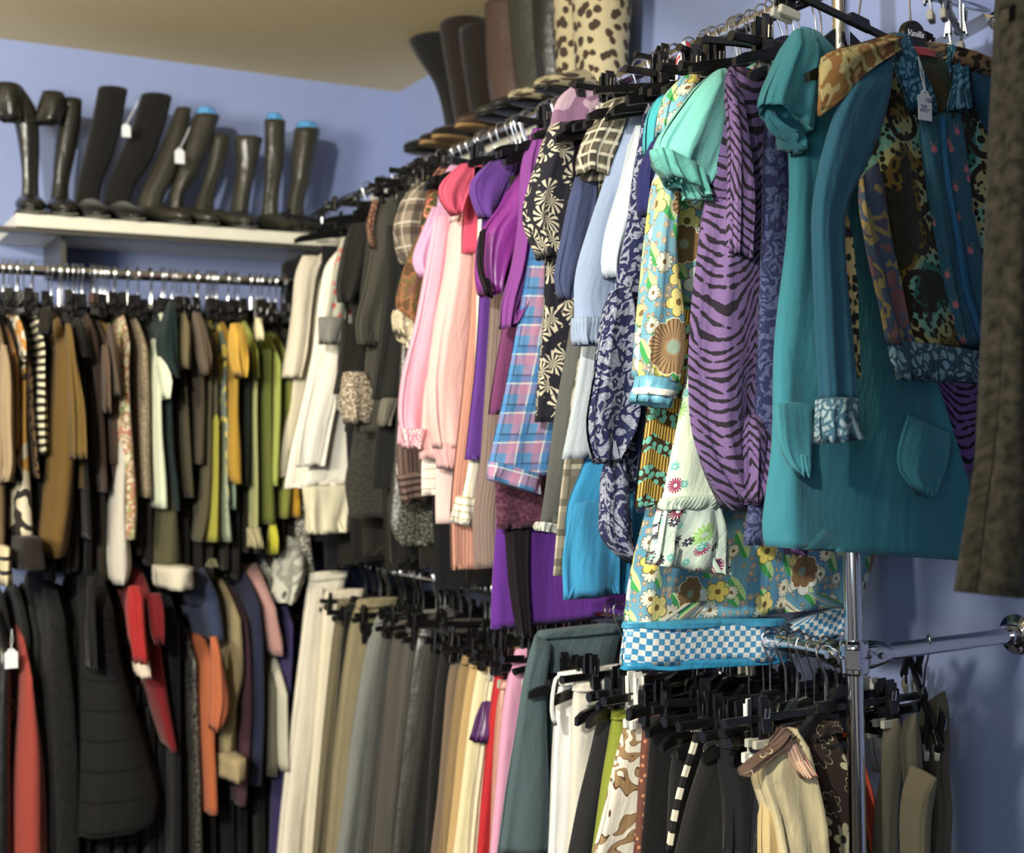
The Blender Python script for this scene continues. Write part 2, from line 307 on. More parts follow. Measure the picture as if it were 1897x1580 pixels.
# ------------------------------------------------------------------ cloth: a closed hanging shell lofted through measured sections
def cloth(name, m, rows, plane, th=.02, parent=None, seed=0, fold=.006, nf=5, wave=.008, top=.25, off=0.0, mirror=None, wd=None, cols=44, e=.62, hemin=True, shoulder=False, step=.014, circ=False):
    ax, pv = plane; pv = pv+off; off = 0; dl = 0 if shoulder or circ else th*(.2 if ax == 'y' else -.2); di = 0 if ax == 'x' else 1; rnd = random.Random(seed*7919+len(rows)); L = []; R = []
    for r in rows:
        if len(r) == 4: a = un(r[0], r[1], ax, pv+dl); b = un(r[2], r[3], ax, pv-dl); a[di] = pv; b[di] = pv
        elif len(r) == 3: a = un(r[1], r[0], ax, pv+dl); b = un(r[2], r[0], ax, pv-dl); zz = (a[2]+b[2])/2; a[2] = zz; b[2] = zz; a[di] = pv; b[di] = pv
        else:
            a = un(r[0], r[1], ax, pv+dl); a[di] = pv; b = a.copy(); b[0] = (a[0]+wd) if wd else max(2*mirror-a[0], a[0]+.10); b[0] = min(b[0], WX-.03)
        L.append(a); R.append(b)
    L = np.array(L); R = np.array(R); cen = (L+R)/2; dd = np.r_[0, np.cumsum(np.linalg.norm(np.diff(cen, axis=0), axis=1))]
    M = max(4, min(70, int(dd[-1]/step))); t = np.linspace(0, dd[-1], M+1)
    L2 = np.array([np.interp(t, dd, L[:, i]) for i in range(3)]).T; R2 = np.array([np.interp(t, dd, R[:, i]) for i in range(3)]).T
    for A in (L2, R2):
        for _ in range(3): A[1:-1] = (A[:-2]+2*A[1:-1]+A[2:])/4
    nrm = np.array([0, 1.0, 0]) if ax == 'y' else np.array([1.0, 0, 0])
    k = np.linspace(0, 1, cols+1); ang = PI-2*PI*k      # from left edge over the front (towards us) and back
    # order: left edge -> near side -> right edge -> far side -> left edge ; near side is -normal
    cs = np.cos(ang); sn = np.sin(ang)
    X = np.sign(cs)*np.abs(cs)**(e if not circ else 1); Y = np.sign(sn)*np.abs(sn)**(e if not circ else 1)
    ph = [rnd.uniform(0, 6.28) for _ in range(8)]; V = []; UVs = []
    for i in range(M+1):
        v = t[i]/dd[-1]; c = (L2[i]+R2[i])/2; ah = (R2[i]-L2[i])/2; w = np.linalg.norm(ah)
        b = th
        if circ: b = w*th
        if shoulder: b = th*min(1, .22+.78*min(1, max(0, t[i]/.10))**.6)
        elif not circ: b = th*min(1, top+(1-top)*min(1, t[i]/.03))
        b = max(b, .003)
        cc = c + nrm*(off+(th if shoulder else 0))
        amp = fold*(.2+.8*v); wv = wave*(.15+.85*v)
        s = X*w
        f1 = np.sin(2*PI*nf*k+ph[0]+1.2*math.sin(2.2*v+ph[1])) + .5*np.sin(2*PI*nf*2.3*k+ph[2]+2*v) + .35*np.sin(2*PI*nf*.6*k+ph[6]-3*v+.8*np.sin(9*v+ph[7]))
        cm = np.sin(s*34+ph[3]+1.5*math.sin(3*v+ph[4]))*.6+np.sin(s*71+ph[5]-2*v)*.3
        dY = Y*b - amp*f1*np.sign(Y)*-1*np.minimum(1, np.abs(Y)*1.5)*.6 + wv*cm
        dX = X*(1+ (amp/max(w, .01))*.5*f1*(1-np.abs(Y)))
        if shoulder:
            dY = Y*(b+amp*.3*f1); dX = X*(1+(amp/max(w, .008))*.55*f1)
            dX = dX*(1-.55*np.maximum(0, Y)) if False else dX
        dY = -dY   # near side first
        p = cc+np.outer(dX, ah)+np.outer(dY, nrm)
        V.append(p)
        arc = np.r_[0, np.cumsum(np.linalg.norm(np.diff(p, axis=0), axis=1))]; UVs.append(np.c_[arc+seed*.137 % 3, np.full(cols+1, -t[i])+seed*.071])
    n = cols+1; V = np.array(V); F = []
    # cap rings
    def ring(base, sh, dz):
        c = base[:-1].mean(0); return c+(base-c)*sh+np.array([0, 0, dz])
    axis = cen[-1]-cen[0]; axis = axis/(np.linalg.norm(axis)+1e-9)
    topr = V[0].mean(0)+(V[0]-V[0].mean(0))*.3-axis*.002
    allr = [topr]+list(V); uv = [UVs[0]]+UVs
    Ld = float(dd[-1])
    if hemin and Ld < .035: allr.append(V[-1].mean(0)+(V[-1]-V[-1].mean(0))*.5); uv.append(UVs[-1])
    elif hemin:
        h = V[-1]; c = h.mean(0); allr.append(c+(h-c)*.9-axis*.004); uv.append(UVs[-1]); allr.append(c+(h-c)*.6-axis*.03); uv.append(UVs[-1])
    rr = len(allr); P = np.concatenate(allr); U = np.concatenate(uv)
    for i in range(rr-1):
        for j in range(cols): F.append([i*n+j, i*n+j+1, (i+1)*n+j+1, (i+1)*n+j])
    F.append([j for j in range(cols-1, -1, -1)]); F.append([(rr-1)*n+j for j in range(cols)])
    me = mesh(name, P, F, m, U)
    o = link(name, me, None)
    if parent is not None:
        o.parent = parent; o.matrix_parent_inverse = Matrix.Identity(4); me.transform(Matrix.Translation(-Vector(parent.location)))
    return o
def loft(name, m, secs, parent=None, seg=20, caps=True):
    """secs: (centre, axis1 vector, axis2 vector)"""
    V = []; F = []; UV = []
    for i, (c, a, b) in enumerate(secs):
        for j in range(seg+1):
            t = 2*PI*j/seg; V.append(np.array(c)+np.array(a)*math.cos(t)+np.array(b)*math.sin(t)); UV.append((j*.01, i*.02))
    n = seg+1
    for i in range(len(secs)-1):
        for j in range(seg): F.append([i*n+j, i*n+j+1, (i+1)*n+j+1, (i+1)*n+j])
    F.append(list(range(seg-1, -1, -1))); F.append([(len(secs)-1)*n+j for j in range(seg)])
    me = mesh(name, V, F, m, UV)
    o = link(name, me, None)
    if parent is not None:
        o.parent = parent; me.transform(Matrix.Translation(-Vector(parent.location)))
    return o
SPOT_W=365; COOL_FILL_W=48; OVERHEAD_FILL_W=3; WORLD=.4; CEILING_FILL_W=76
# ------------------------------------------------------------------ the room
def quad_box(name, lo, hi, m, kind='structure'):
    c = [(a+b)/2 for a, b in zip(lo, hi)]; s = SH(); s.box((0, 0, 0), [b-a for a, b in zip(lo, hi)], bev=0.001)
    o = s.make(name, m, None, c, smooth=False); o['kind'] = kind; return o
def wall_mat(name, col, col2, sc=3):
    b = NB(name); g = b.new('ShaderNodeNewGeometry').outputs['Position']
    b.put(b.b.inputs['Base Color'], b.mix(b.noise(sc, 4, g), col, col2)); b.b.inputs['Roughness'].default_value = .85
    b.b.inputs['Specular IOR Level'].default_value = .2; b.bump(b.noise(90, 4, g), .12, .003); return b.m
WALL = wall_mat('blue_wall_paint', (144, 158, 200), (138, 151, 193)); CEIL = wall_mat('cream_ceiling_paint', (238, 218, 172), (230, 210, 164)); FLOOR = wall_mat('grey_carpet', (70, 66, 62), (50, 48, 46), 40)
quad_box('wall_back', (-3.2, WY, 0), (WX+.1, WY+.1, CZ), WALL)
quad_box('wall_right', (WX, -2.2, 0), (WX+.1, WY, CZ), WALL)
quad_box('ceiling', (-3.2, -2.2, CZ), (WX+.1, WY+.1, CZ+.1), CEIL)
quad_box('floor', (-3.2, -2.2, -.1), (WX+.1, WY+.1, 0), FLOOR)
# ------------------------------------------------------------------ chrome racks
def cyl(a, b, r, name, parent, m=CHROME, seg=24):
    s = SH(); off = np.array(parent.location); s.tube([np.array(a)-off, np.array(b)-off], r, seg); return s.make(name, m, parent)
rack = root('clothes_rack', (RX, PY, 0), 'chrome two-level clothes rack with round upright post along the right wall', 'clothes rack')
cyl((RX, PY, 0), (RX, PY, CZ), .0128, 'post', rack)
cyl((RX, .2, ZU), (RX, WY, ZU), .0125, 'upper_rail', rack); cyl((RX, PY, ZL), (RX, WY, ZL), .0125, 'lower_rail', rack)
for z in (ZU, ZL):
    z = z+.018 if z == ZU else z
    cyl((RX, PY, z), (WX, PY, z), .0125, 'crossbar', rack)
    s = SH(); o = np.array(rack.location); c = np.array((RX, PY, z))-o
    s.tube([c+(0, 0, -.026), c+(0, 0, -.022), c+(0, 0, -.002), c+(0, 0, 0), c+(0, 0, .002), c+(0, 0, .020), c+(0, 0, .024)], [.018, .021, .021, .0195, .021, .021, .018], 28)
    s.tube([c+(.016, 0, 0), c+(.03, 0, 0), c+(.062, 0, 0), c+(.066, 0, 0)], [.019, .021, .0165, .0145], 24)
    s.tube([c+(0, .016, 0), c+(0, .03, 0), c+(0, .062, 0), c+(0, .066, 0)], [.019, .021, .0165, .0145], 24)
    s.box(c+(-.012, -.012, 0), (.03, .02, .03), Matrix.Rotation(.6, 3, 'Z'))
    j = s.make('joint', CHROME, rack)
    b = SH(); b.tube([c+(.035, -.019, 0), c+(.035, -.025, 0)], .0055, 6); b.make('bolt', STEEL, j)
    b = SH(); b.tube([c+(-.019, .03, 0), c+(-.025, .03, 0)], .0055, 6); b.make('bolt', STEEL, j)
    s = SH(); w = np.array((WX, PY, z))-o
    s.tube([w+(-.001, 0, 0), w+(-.006, 0, 0), w+(-.010, 0, 0), w+(-.012, 0, 0)], [.032, .032, .022, .017], 28); s.tube([w+(-.012, 0, 0), w+(-.03, 0, 0)], .0165, 24)
    f = s.make('wall_flange', CHROME, rack); b = SH(); b.tube([w+(-.009, -.01, -.024), w+(-.013, -.01, -.024)], .004, 8); b.make('screw', STEEL, f)
rack2 = root('clothes_rack', (.9, BY, 0), 'chrome two-level clothes rack running along the back wall under the shelf', 'clothes rack')
cyl((-1.2, BY, ZB), (WX, BY, ZB), .0125, 'upper_rail', rack2); cyl((-1.2, BY, ZC), (WX, BY, ZC), .0125, 'lower_rail', rack2)
for x in (-1.1, 1.66): cyl((x, BY, 0), (x, BY, ZB+.03), .0125, 'post', rack2)
# ------------------------------------------------------------------ shelves
SY = 3.30; _a = un(30, 393, 'y', SY); _b = un(600, 435, 'y', SY); SZ = float((_a[2]+_b[2])/2)
WHITE = simple('white_laminate', (232, 228, 212), .45); GREYM = simple('grey_metal', (120, 118, 112), .35, .8)
shelf = root('wall_shelf', (1.0, WY, SZ), 'long white shelf on the back wall holding the black boots', 'shelf')
s = SH(); s.box(((_a[0]+WX)/2-1.0, (SY-WY)/2, -.016), (WX-_a[0], WY-SY, .032), bev=.08); s.make('board', WHITE, shelf)
s = SH(); s.box((.0, SY-WY+.03, -.038), (3.4, .03, .012)); s.make('edge_strip', GREYM, shelf)
for x in (_a[0]+.12, 1.35):
    s = SH(); s.prism([(0, -.033), (.0, -.12), (.012, -.12), (.012, -.033)], -.24, -.002); s.V = [v+np.array((x-1.0, 0, 0)) for v in s.V]; s.make('bracket', GREYM, shelf)
RZ = float(un(940, 262, 'x', 1.62)[2])-.01
shelf2 = root('wall_shelf', (WX, 2.8, RZ), 'white shelf high on the right wall under the tall boots', 'shelf')
s = SH(); s.box((-.075, .06, -.008), (.15, 1.32, .016), bev=.08); s.make('board', WHITE, shelf2)
# ------------------------------------------------------------------ hangers
def hook_pts(d=0):
    P = [(.017*math.cos(a), 0, .003+.017*math.sin(a)) for a in np.linspace(-.5, PI+.35, 15)]
    return P+[(-.008, 0, -.022), (-.001, 0, -.036), (0, 0, -.055), (0, 0, -.092-d)]
def clip_mesh(parent, x, nm='clip', m=BLACKP, pm=PAD):
    s = SH(); z = -.014
    for sg in (-1, 1):
        s.box((x, sg*.0115, -.074+z), (.017, .003, .064), Matrix.Rotation(sg*.13, 3, 'X'), 1.0, .3)
        s.box((x, sg*.0080, -.108+z), (.015, .003, .022), Matrix.Rotation(-sg*.1, 3, 'X'))
        s.box((x+.0078, sg*.0098, -.075+z), (.0024, .007, .05)); s.box((x-.0078, sg*.0098, -.075+z), (.0024, .007, .05))
    s.tube([(x-.011, 0, -.083+z), (x+.011, 0, -.083+z)], .0055, 10)
    c = s.make(nm, m, parent)
    for sg in (-1, 1):
        q = SH(); q.box((x, sg*.0078, -.126+z), (.036, .0075, .0155), None, 1, .35); q.make('clip_pad', pm, c)
    q = SH(); q.tube([(x-.0035, -.0165, -.062+z), (x-.0035, -.015, -.080+z), (x+.0035, -.015, -.080+z), (x+.0035, -.0165, -.062+z)], .0016, 6); q.make('spring', STEEL, c)
    return c
def proto_clip(bar_m=BLACKP, hook_m=STEEL, d=.13, cm=BLACKP):
    r = link('clip_hanger', None)
    s = SH(); s.tube(hook_pts(), .0016, 8); s.make('hook', hook_m, r)
    s = SH(); s.box((0, 0, -.097), (.39, .007, .014), None, 1, .5); s.box((0, 0, -.093), (.05, .011, .022), None, .7, .4); s.tube([(-.197, 0, -.097), (-.193, 0, -.097)], .0078, 12); s.tube([(.193, 0, -.097), (.197, 0, -.097)], .0078, 12)
    s.make('bar', bar_m, r)
    clip_mesh(r, -d, m=cm, pm=(cm if cm is WHITEP else PAD)); clip_mesh(r, d, m=cm, pm=(cm if cm is WHITEP else PAD)); return r
def proto_shape(m=BLACKP, d=0):
    r = link('coat_hanger', None)
    s = SH(); s.tube(hook_pts(d), .0016, 8); s.make('hook', STEEL, r)
    up = [(-.205, -.112), (-.19, -.104), (-.12, -.088), (-.06, -.078), (-.035, -.066), (-.015, -.052), (0, -.048), (.015, -.052), (.035, -.066), (.06, -.078), (.12, -.088), (.19, -.104), (.205, -.112)]
    lo = [(.205, -.126), (.19, -.122), (.12, -.108), (.06, -.100), (.02, -.094), (-.02, -.094), (-.06, -.100), (-.12, -.108), (-.19, -.122), (-.205, -.126)]
    up = [(x, z-.017-d) for x, z in up]; lo = [(x, z-.014-d) for x, z in lo]
    s = SH(); s.prism(up+lo, -.005, .005); s.make('shoulder_bar', m, r, smooth=False); return r
P_CLIP = proto_clip(); P_SHAPE = proto_shape(); P_WHITE = proto_clip(cm=WHITEP); P_FRONT = proto_shape(d=.052)
P_SIMPLE = link('clip_hanger', None)
_s = SH(); _s.tube(hook_pts()[:-1]+[(0, 0, -.09)], .0017, 6); _s.make('hook', STEEL, P_SIMPLE)
_s = SH(); _s.box((0, 0, -.095), (.38, .008, .013), None, 1, .5); _s.make('bar', BLACKP, P_SIMPLE)
for _x in (-.165, .165): _s = SH(); _s.box((_x, 0, -.094), (.012, .018, .052), None, .5, .3); _s.make('clip', BLACKP, P_SIMPLE)
for p in (P_CLIP, P_SHAPE, P_WHITE, P_SIMPLE, P_FRONT): tree(p)
_used = set()
def hang(kind, loc, yaw=0, tilt=0, label='', group=None, cat='clothes hanger'):
    p = {'clip': P_CLIP, 'shape': P_SHAPE, 'white': P_WHITE, 'front': P_FRONT, 'simple': P_SIMPLE}[kind]
    if kind not in _used: _used.add(kind); o = p
    else: o = dup(p)
    o.location = loc; o.rotation_euler = (0, tilt, yaw); tagp(o, label, cat, group); return o
def drop(p):
    for c, _ in tree(p): drop(c)
    bpy.data.objects.remove(p)
# ------------------------------------------------------------------ garments
def yref(px, x=1.16, z=.25):
    lo, hi = .6, WY
    for _ in range(40):
        m = (lo+hi)/2
        if px_of((x, m, EYE+z))[0] > px: lo = m
        else: hi = m
    return lo
_gi = [0]; RR = random.Random(5)
def extend(rows, to=1745):
    r = rows[-1]
    if len(r) == 2: y0, y1 = rows[-2][1], r[1]; return rows+[(r[0]+(r[0]-rows[-2][0])/(y1-y0)*(to-y1), to)]
    if len(r) == 3:
        q = rows[-2]; k = (to-r[0])/(r[0]-q[0])*.7; return rows+[(to, r[1]+(r[1]-q[1])*k, r[2]+(r[2]-q[2])*k)]
    return rows
def G(rail, y, kind, label, cat, parts, hk='clip', yaw=None, ext=False, hx=None, group=None, hlabel=None, hz=1.0):
    """parts: (name, material, rows, offset, options)"""
    _gi[0] += 1; g = _gi[0]
    if rail in 'UL':
        z = ZU if rail == 'U' else ZL; plane = ('y', y); loc = (RX, y, z)
    else:
        z = ZB if rail == 'B' else ZC
        r0 = parts[0][2][0]; px = (r0[1]+r0[2])/2 if len(r0) == 3 else (r0[0]+r0[2])/2
        hxx = float(un(px, r0[0] if len(r0) == 3 else r0[1], 'y', y+.06)[0]) if hx is None else hx
        plane = ('y', y); loc = (hxx, BY, z)
    objs = []
    r = None
    if len(parts) > 1: r = root(kind, loc, label, cat, group)
    for i, p in enumerate(parts):
        nm, m, rows = p[:3]; off = p[3] if len(p) > 3 else 0; op = dict(p[4]) if len(p) > 4 else {}
        if ext and i == 0 or op.pop('ext', False): rows = extend(list(rows))
        if rail in 'BC': d = dict(th=.205, shoulder=True, fold=.010, nf=4, wave=0.0, e=.75, cols=36, step=.02)
        else: d = dict(th=.017, mirror=RX, fold=.006, wave=.007)
        if nm != 'body' and rail in 'BC': d.update(th=.028, shoulder=False, wave=.004)
        if any(q in nm for q in ('hem', 'band', 'cuff', 'edging', 'trim', 'gathering', 'binding', 'stitch', 'stripe')): d.update(top=1.0)
        if nm == 'sleeve' and rail == 'U' and 'th' not in op: d.update(th=.013)
        d.update(op)
        o = cloth(nm if r else kind, m, rows, plane, parent=r, seed=g*3+i, off=off, **d)
        if not r: tagp(o, label, cat, group); o.data.transform(Matrix.Translation(-Vector(loc))); o.location = loc
        objs.append(o)
    if hk:
        short = hlabel or label
        lb = ('white' if hk == 'white' else 'black')+' plastic hanger holding the '+' '.join(short.split()[:11])
        if rail in 'UL': o = hang(hk, loc, (RR.uniform(-.12, .10) if yaw is None else yaw), RR.uniform(-.03, .03), lb); o.scale = (RR.uniform(.9, 1.02), 1, hz*RR.uniform(.95, 1.12))
        else: hang('simple' if hk == 'clip' else hk, loc, PI/2+RR.uniform(-.2, .2), RR.uniform(-.03, .03), lb)
    return r or objs[0]
P = 'plain'
# ================================================================== right wall, upper rail (far end first)
_ytab=[]
def U(ref, kind, label, cat, parts, **k):
    _ytab.append(yref(ref)); k.setdefault('hk', 'clip' if ref in (700, 724, 744, 764, 818, 938, 1004, 1066, 1160, 1208, 1330) else 'shape'); k.setdefault('hz', {1160: .77, 1004: .52, 938: .78, 1066: .7, 700: .72, 712: .75, 724: .7, 744: .72, 764: .78, 818: 1.1}.get(ref, 1.0)); return G('U', yref(ref), kind, label, cat, parts, **k)
U(548, 'cardigan', 'cream knitted cardigan at the corner end of the upper right rail', 'cardigan', [
  ('body', mat('knit', (226, 214, 186)), [(612, 455), (580, 480), (556, 520), (550, 560), (547, 640), (538, 740), (520, 840), (508, 885)]),
  ('sleeve', mat('knit', (230, 219, 196)), [(475, 560, 600), (510, 545, 585), (580, 540, 575), (650, 530, 568), (700, 522, 556)], -.03)], hk='shape')
U(572, 'blouse', 'long ivory blouse hanging just in front of the cream cardigan', 'blouse', [
  ('body', mat(P, (240, 233, 216)), [(628, 460), (600, 490), (588, 560), (580, 640), (560, 740), (540, 830), (527, 905)])], hk='shape')
U(598, 'tunic', 'white flared tunic with a ruffled cream hem beside the grey dotted tunic', 'tunic', [
  ('body', mat(P, (236, 230, 215)), [(650, 450), (625, 500), (612, 600), (600, 740), (582, 840), (562, 900)]),
  ('hem_ruffle', mat(P, (220, 212, 180)), [(900, 560, 655), (940, 565, 650), (988, 570, 642)], -.004, dict(fold=.012, nf=9)),
  ('sleeve', mat(P, (238, 232, 220)), [(600, 600, 650), (700, 578, 632), (800, 556, 612), (865, 548, 600)], -.03)])
U(618, 'tunic', 'pale grey tunic dotted with small red flowers and grey cuffs', 'tunic', [
  ('body', mat('dots', (172, 170, 152), (205, 96, 82), 26), [(664, 405), (640, 430), (632, 500), (628, 560), (625, 620), (622, 700), (622, 760)]),
  ('sleeve', mat('dots', (174, 172, 155), (205, 96, 82), 26), [(440, 632, 655), (500, 618, 650), (560, 608, 640), (598, 600, 636)], -.02),
  ('cuff', mat(P, (134, 130, 124)), [(588, 590, 636), (610, 588, 634), (638, 590, 625)], -.03)])
U(640, 'blouse', 'black short-sleeved blouse with bell sleeve next to the grey dotted tunic', 'blouse', [
  ('body', mat('soft', (58, 57, 50)), [(690, 395), (665, 410), (655, 480), (650, 600), (645, 700), (640, 800)]),
  ('sleeve', mat('soft', (62, 60, 53)), [(415, 650, 690), (455, 635, 680), (500, 628, 672), (540, 622, 662), (560, 628, 650)], -.03)])
U(652, 'dress', 'black dress with a tiny-flower print sleeve hanging low near the white tunic', 'dress', [
  ('body', mat('tweed', (50, 49, 44), (66, 64, 56)), [(700, 400), (676, 430), (668, 540), (664, 700), (655, 820), (640, 890), (650, 960)]),
  ('sleeve', mat('soft', (52, 50, 44)), [(600, 632, 700), (680, 625, 690), (730, 618, 660)], -.035),
  ('cuff', mat('tweed', (120, 96, 80), (205, 195, 165)), [(690, 634, 672), (720, 628, 690), (755, 628, 692), (785, 640, 680)], -.05, dict(th=.03))])
U(672, 'cardigan', 'charcoal wool cardigan with folded sleeve in the dark stretch of the upper rail', 'cardigan', [
  ('body', mat('soft', (66, 64, 55)), [(735, 350), (712, 375), (700, 430), (690, 520), (680, 620), (672, 720), (668, 800)]),
  ('sleeve', mat('soft', (72, 70, 60)), [(380, 698, 740), (450, 690, 735), (540, 672, 728), (600, 655, 712), (640, 660, 722)], -.035),
  ('trim', mat('tweed', (90, 70, 58), (180, 120, 90)), [(690, 372, 700, 372), (676, 420, 686, 425), (688, 460, 694, 462)], -.045, dict(th=.006))])
U(700, 'jacket', 'black jacket hung directly behind the grey plaid puff sleeve', 'jacket', [
  ('body', mat('soft', (48, 47, 44)), [(760, 300), (742, 320), (730, 400), (722, 520), (715, 650), (705, 740), (698, 830), (695, 905)]),
  ('sleeve', mat('soft', (55, 54, 50)), [(420, 715, 770), (540, 712, 765), (660, 700, 758), (740, 690, 742)], -.03),
  ('cuff', mat(P, (110, 106, 92)), [(738, 705, 740), (790, 700, 722)], -.032)])
U(712, 'dress', 'long black crumpled dress reaching lowest of the black clothes on the upper rail', 'dress', [
  ('body', mat('tweed', (40, 40, 38), (56, 55, 50)), [(775, 300), (752, 330), (742, 500), (735, 700), (728, 850), (715, 950), (730, 1000)])])
U(724, 'skirt', 'dark grey glossy skirt with shimmering thread below the striped brown top', 'skirt', [
  ('body', mat('sequin', (62, 62, 56), (130, 128, 112)), [(770, 320), (752, 400), (745, 600), (735, 760), (728, 900), (722, 985), (745, 1012)])])
U(738, 'blouse', 'grey and brown tartan blouse with a rounded puff sleeve', 'blouse', [
  ('body', mat('plaid', (128, 114, 96), (((60, 52, 46), .05, .016, 0), ((206, 198, 176), .05, .004, .025))), [(795, 320), (772, 345), (765, 420), (760, 520)]),
  ('sleeve', mat('plaid', (138, 124, 106), (((64, 56, 50), .05, .016, 0), ((216, 208, 186), .05, .004, .025))), [(345, 762, 800), (370, 745, 800), (410, 732, 795), (440, 732, 785), (480, 745, 770), (492, 750, 762)], -.03, dict(th=.035))])
U(744, 'blouse', 'brown striped blouse whose hem hangs below the pink embellished cuff', 'blouse', [
  ('body', mat('vstripe', (82, 60, 54), (116, 92, 82), .012, .4), [(800, 330), (775, 360), (765, 500), (755, 650), (740, 760), (733, 830), (740, 915)]),
  ('hem_band', mat('hstripe', (60, 44, 42), (120, 96, 86), .014, .45), [(735, 880, 800, 872), (745, 935, 800, 925)], -.004)])
U(764, 'blouse', 'rust paisley blouse with gathered cream lace cuff', 'blouse', [
  ('body', mat('paisley', ((96, 62, 42), (150, 92, 62), (92, 82, 44), (186, 120, 90), (84, 50, 50))), [(812, 310), (790, 335), (782, 400), (776, 500), (772, 600)]),
  ('sleeve', mat('paisley', ((96, 66, 40), (146, 96, 60), (104, 92, 48), (120, 76, 62))), [(440, 770, 815), (500, 748, 808), (550, 735, 800), (580, 732, 790), (602, 752, 775)], -.03, dict(th=.03)),
  ('lace_cuff', mat('lace', (190, 176, 140), (232, 222, 192)), [(730, 574, 772, 606), (724, 590, 768, 622), (736, 618, 764, 648)], -.04, dict(fold=.01, nf=9))])
U(775, 'shirt', 'coral and green flower-print shirt squeezed behind the hot pink cap sleeve', 'shirt', [
  ('body', mat('paisley', ((196, 96, 76), (80, 74, 40), (206, 130, 96), (60, 60, 36))), [(815, 340), (792, 352), (780, 400), (775, 450)])])
U(792, 'blouse', 'lilac pink short-sleeved top left of the hot pink sleeve', 'top', [
  ('body', mat(P, (205, 150, 190)), [(838, 300), (815, 320), (806, 380), (800, 480)]),
  ('sleeve', mat(P, (214, 160, 200)), [(385, 800, 840), (420, 785, 830), (470, 766, 812), (500, 764, 800), (515, 780, 795)], -.03)])
U(800, 'blouse', 'bubblegum pink long-sleeved top with sparkling beads along the cuff', 'top', [
  ('body', mat(P, (234, 164, 190)), [(842, 310), (822, 340), (812, 430), (796, 540), (775, 640), (755, 720), (740, 780), (738, 822)]),
  ('sleeve', mat(P, (240, 172, 196)), [(400, 806, 838), (500, 788, 826), (600, 770, 812), (700, 742, 800), (770, 735, 790), (832, 750, 784)], -.03),
  ('beaded_cuff', mat('sequin', (236, 160, 180), (250, 235, 225)), [(795, 741, 788), (832, 749, 784)], -.038)])
U(806, 'shirt', 'white shirt with fine green stripes ending just under the pink cardigan', 'shirt', [
  ('body', mat('hstripe', (196, 186, 160), (240, 234, 220), .02, .14), [(850, 330), (832, 360), (822, 500), (805, 650), (790, 780), (780, 860), (780, 918)])])
U(815, 'shirt', 'white and pale pink shirt hem peeping out lowest beside the striped white hem', 'shirt', [
  ('body', mat(P, (226, 196, 190)), [(855, 330), (836, 360), (826, 500), (815, 700), (805, 880), (806, 970)])])
U(818, 'cardigan', 'pale pink cotton shirt with buttoned cuff and open collar', 'shirt', [
  ('body', mat('soft', (238, 184, 180)), [(878, 300), (858, 316), (846, 380), (838, 460), (822, 540), (800, 640), (785, 730), (780, 850)]),
  ('collar', mat('soft', (246, 206, 198)), [(868, 305, 882, 305), (846, 370, 872, 380), (836, 412, 850, 412)], -.035),
  ('sleeve', mat('soft', (242, 190, 184)), [(400, 838, 876), (500, 826, 880), (600, 805, 880), (700, 790, 878), (780, 795, 868), (830, 806, 856)], -.035, dict(th=.03)),
  ('cuff', mat('soft', (228, 172, 174)), [(824, 808, 858), (868, 812, 854)], -.035, dict(th=.028))])
U(846, 'blouse', 'hot pink top with a small pointed cap sleeve', 'top', [
  ('body', mat(P, (216, 72, 102)), [(890, 300), (868, 315), (858, 380), (852, 470)]),
  ('sleeve', mat(P, (226, 82, 112)), [(852, 304, 880, 304), (822, 330, 878, 330), (804, 352, 868, 356), (812, 378, 856, 378), (836, 400, 850, 398)], -.04)], hk='shape')
U(850, 'trousers', 'salmon pink corduroy hem hanging beneath the cream ruffled skirt', 'skirt', [
  ('body', mat('knit', (205, 140, 120)), [(895, 340), (880, 400), (868, 600), (850, 800), (836, 940), (838, 1056)])])
U(860, 'skirt', 'cream gathered skirt with pastel stripes and a ruffled hem', 'skirt', [
  ('body', mat('vstripe', (206, 196, 172), (238, 230, 210), .018, .3, (196, 170, 160)), [(900, 340), (884, 400), (880, 600), (870, 800), (858, 880), (848, 925)]),
  ('hem_band', mat('hstripe', (200, 186, 150), (240, 232, 214), .014, .25), [(845, 918, 925, 930), (838, 968, 922, 986)], -.006, dict(fold=.01, nf=8))])
U(872, 'blouse', 'deep purple cotton T-shirt with a folded cap sleeve', 'T-shirt', [
  ('body', mat('soft', (100, 54, 152)), [(965, 298), (915, 310), (896, 350), (892, 430), (888, 560), (880, 700), (870, 800), (863, 852)]),
  ('sleeve', mat('soft', (104, 58, 156)), [(905, 300, 960, 296), (876, 326, 950, 330), (868, 345, 935, 360), (874, 380, 920, 392), (888, 405, 905, 408)], -.035)], hk='shape')
U(885, 'dress', 'taupe grey knitted dress hem between the salmon hem and purple dress', 'dress', [
  ('body', mat('knit', (140, 118, 108)), [(940, 330), (915, 420), (905, 620), (890, 850), (876, 960), (880, 1052)])])
U(905, 'blouse', 'shiny violet satin blouse with puff sleeve and black ribbon edge', 'blouse', [
  ('body', mat('satin', (110, 34, 116)), [(985, 300), (950, 325), (938, 380), (930, 460), (926, 560)]),
  ('sleeve', mat('satin', (142, 44, 150)), [(955, 330, 985, 335), (930, 380, 975, 390), (905, 410, 965, 430), (890, 425, 955, 455), (888, 450, 945, 480), (884, 500, 930, 512), (895, 545, 915, 548)], -.035, dict(th=.035)),
  ('ribbon', mat(P, (30, 18, 26)), [(888, 430, 900, 424), (884, 470, 893, 474), (884, 505, 892, 508), (898, 545, 910, 552)], -.075, dict(th=.006))], hk='shape')
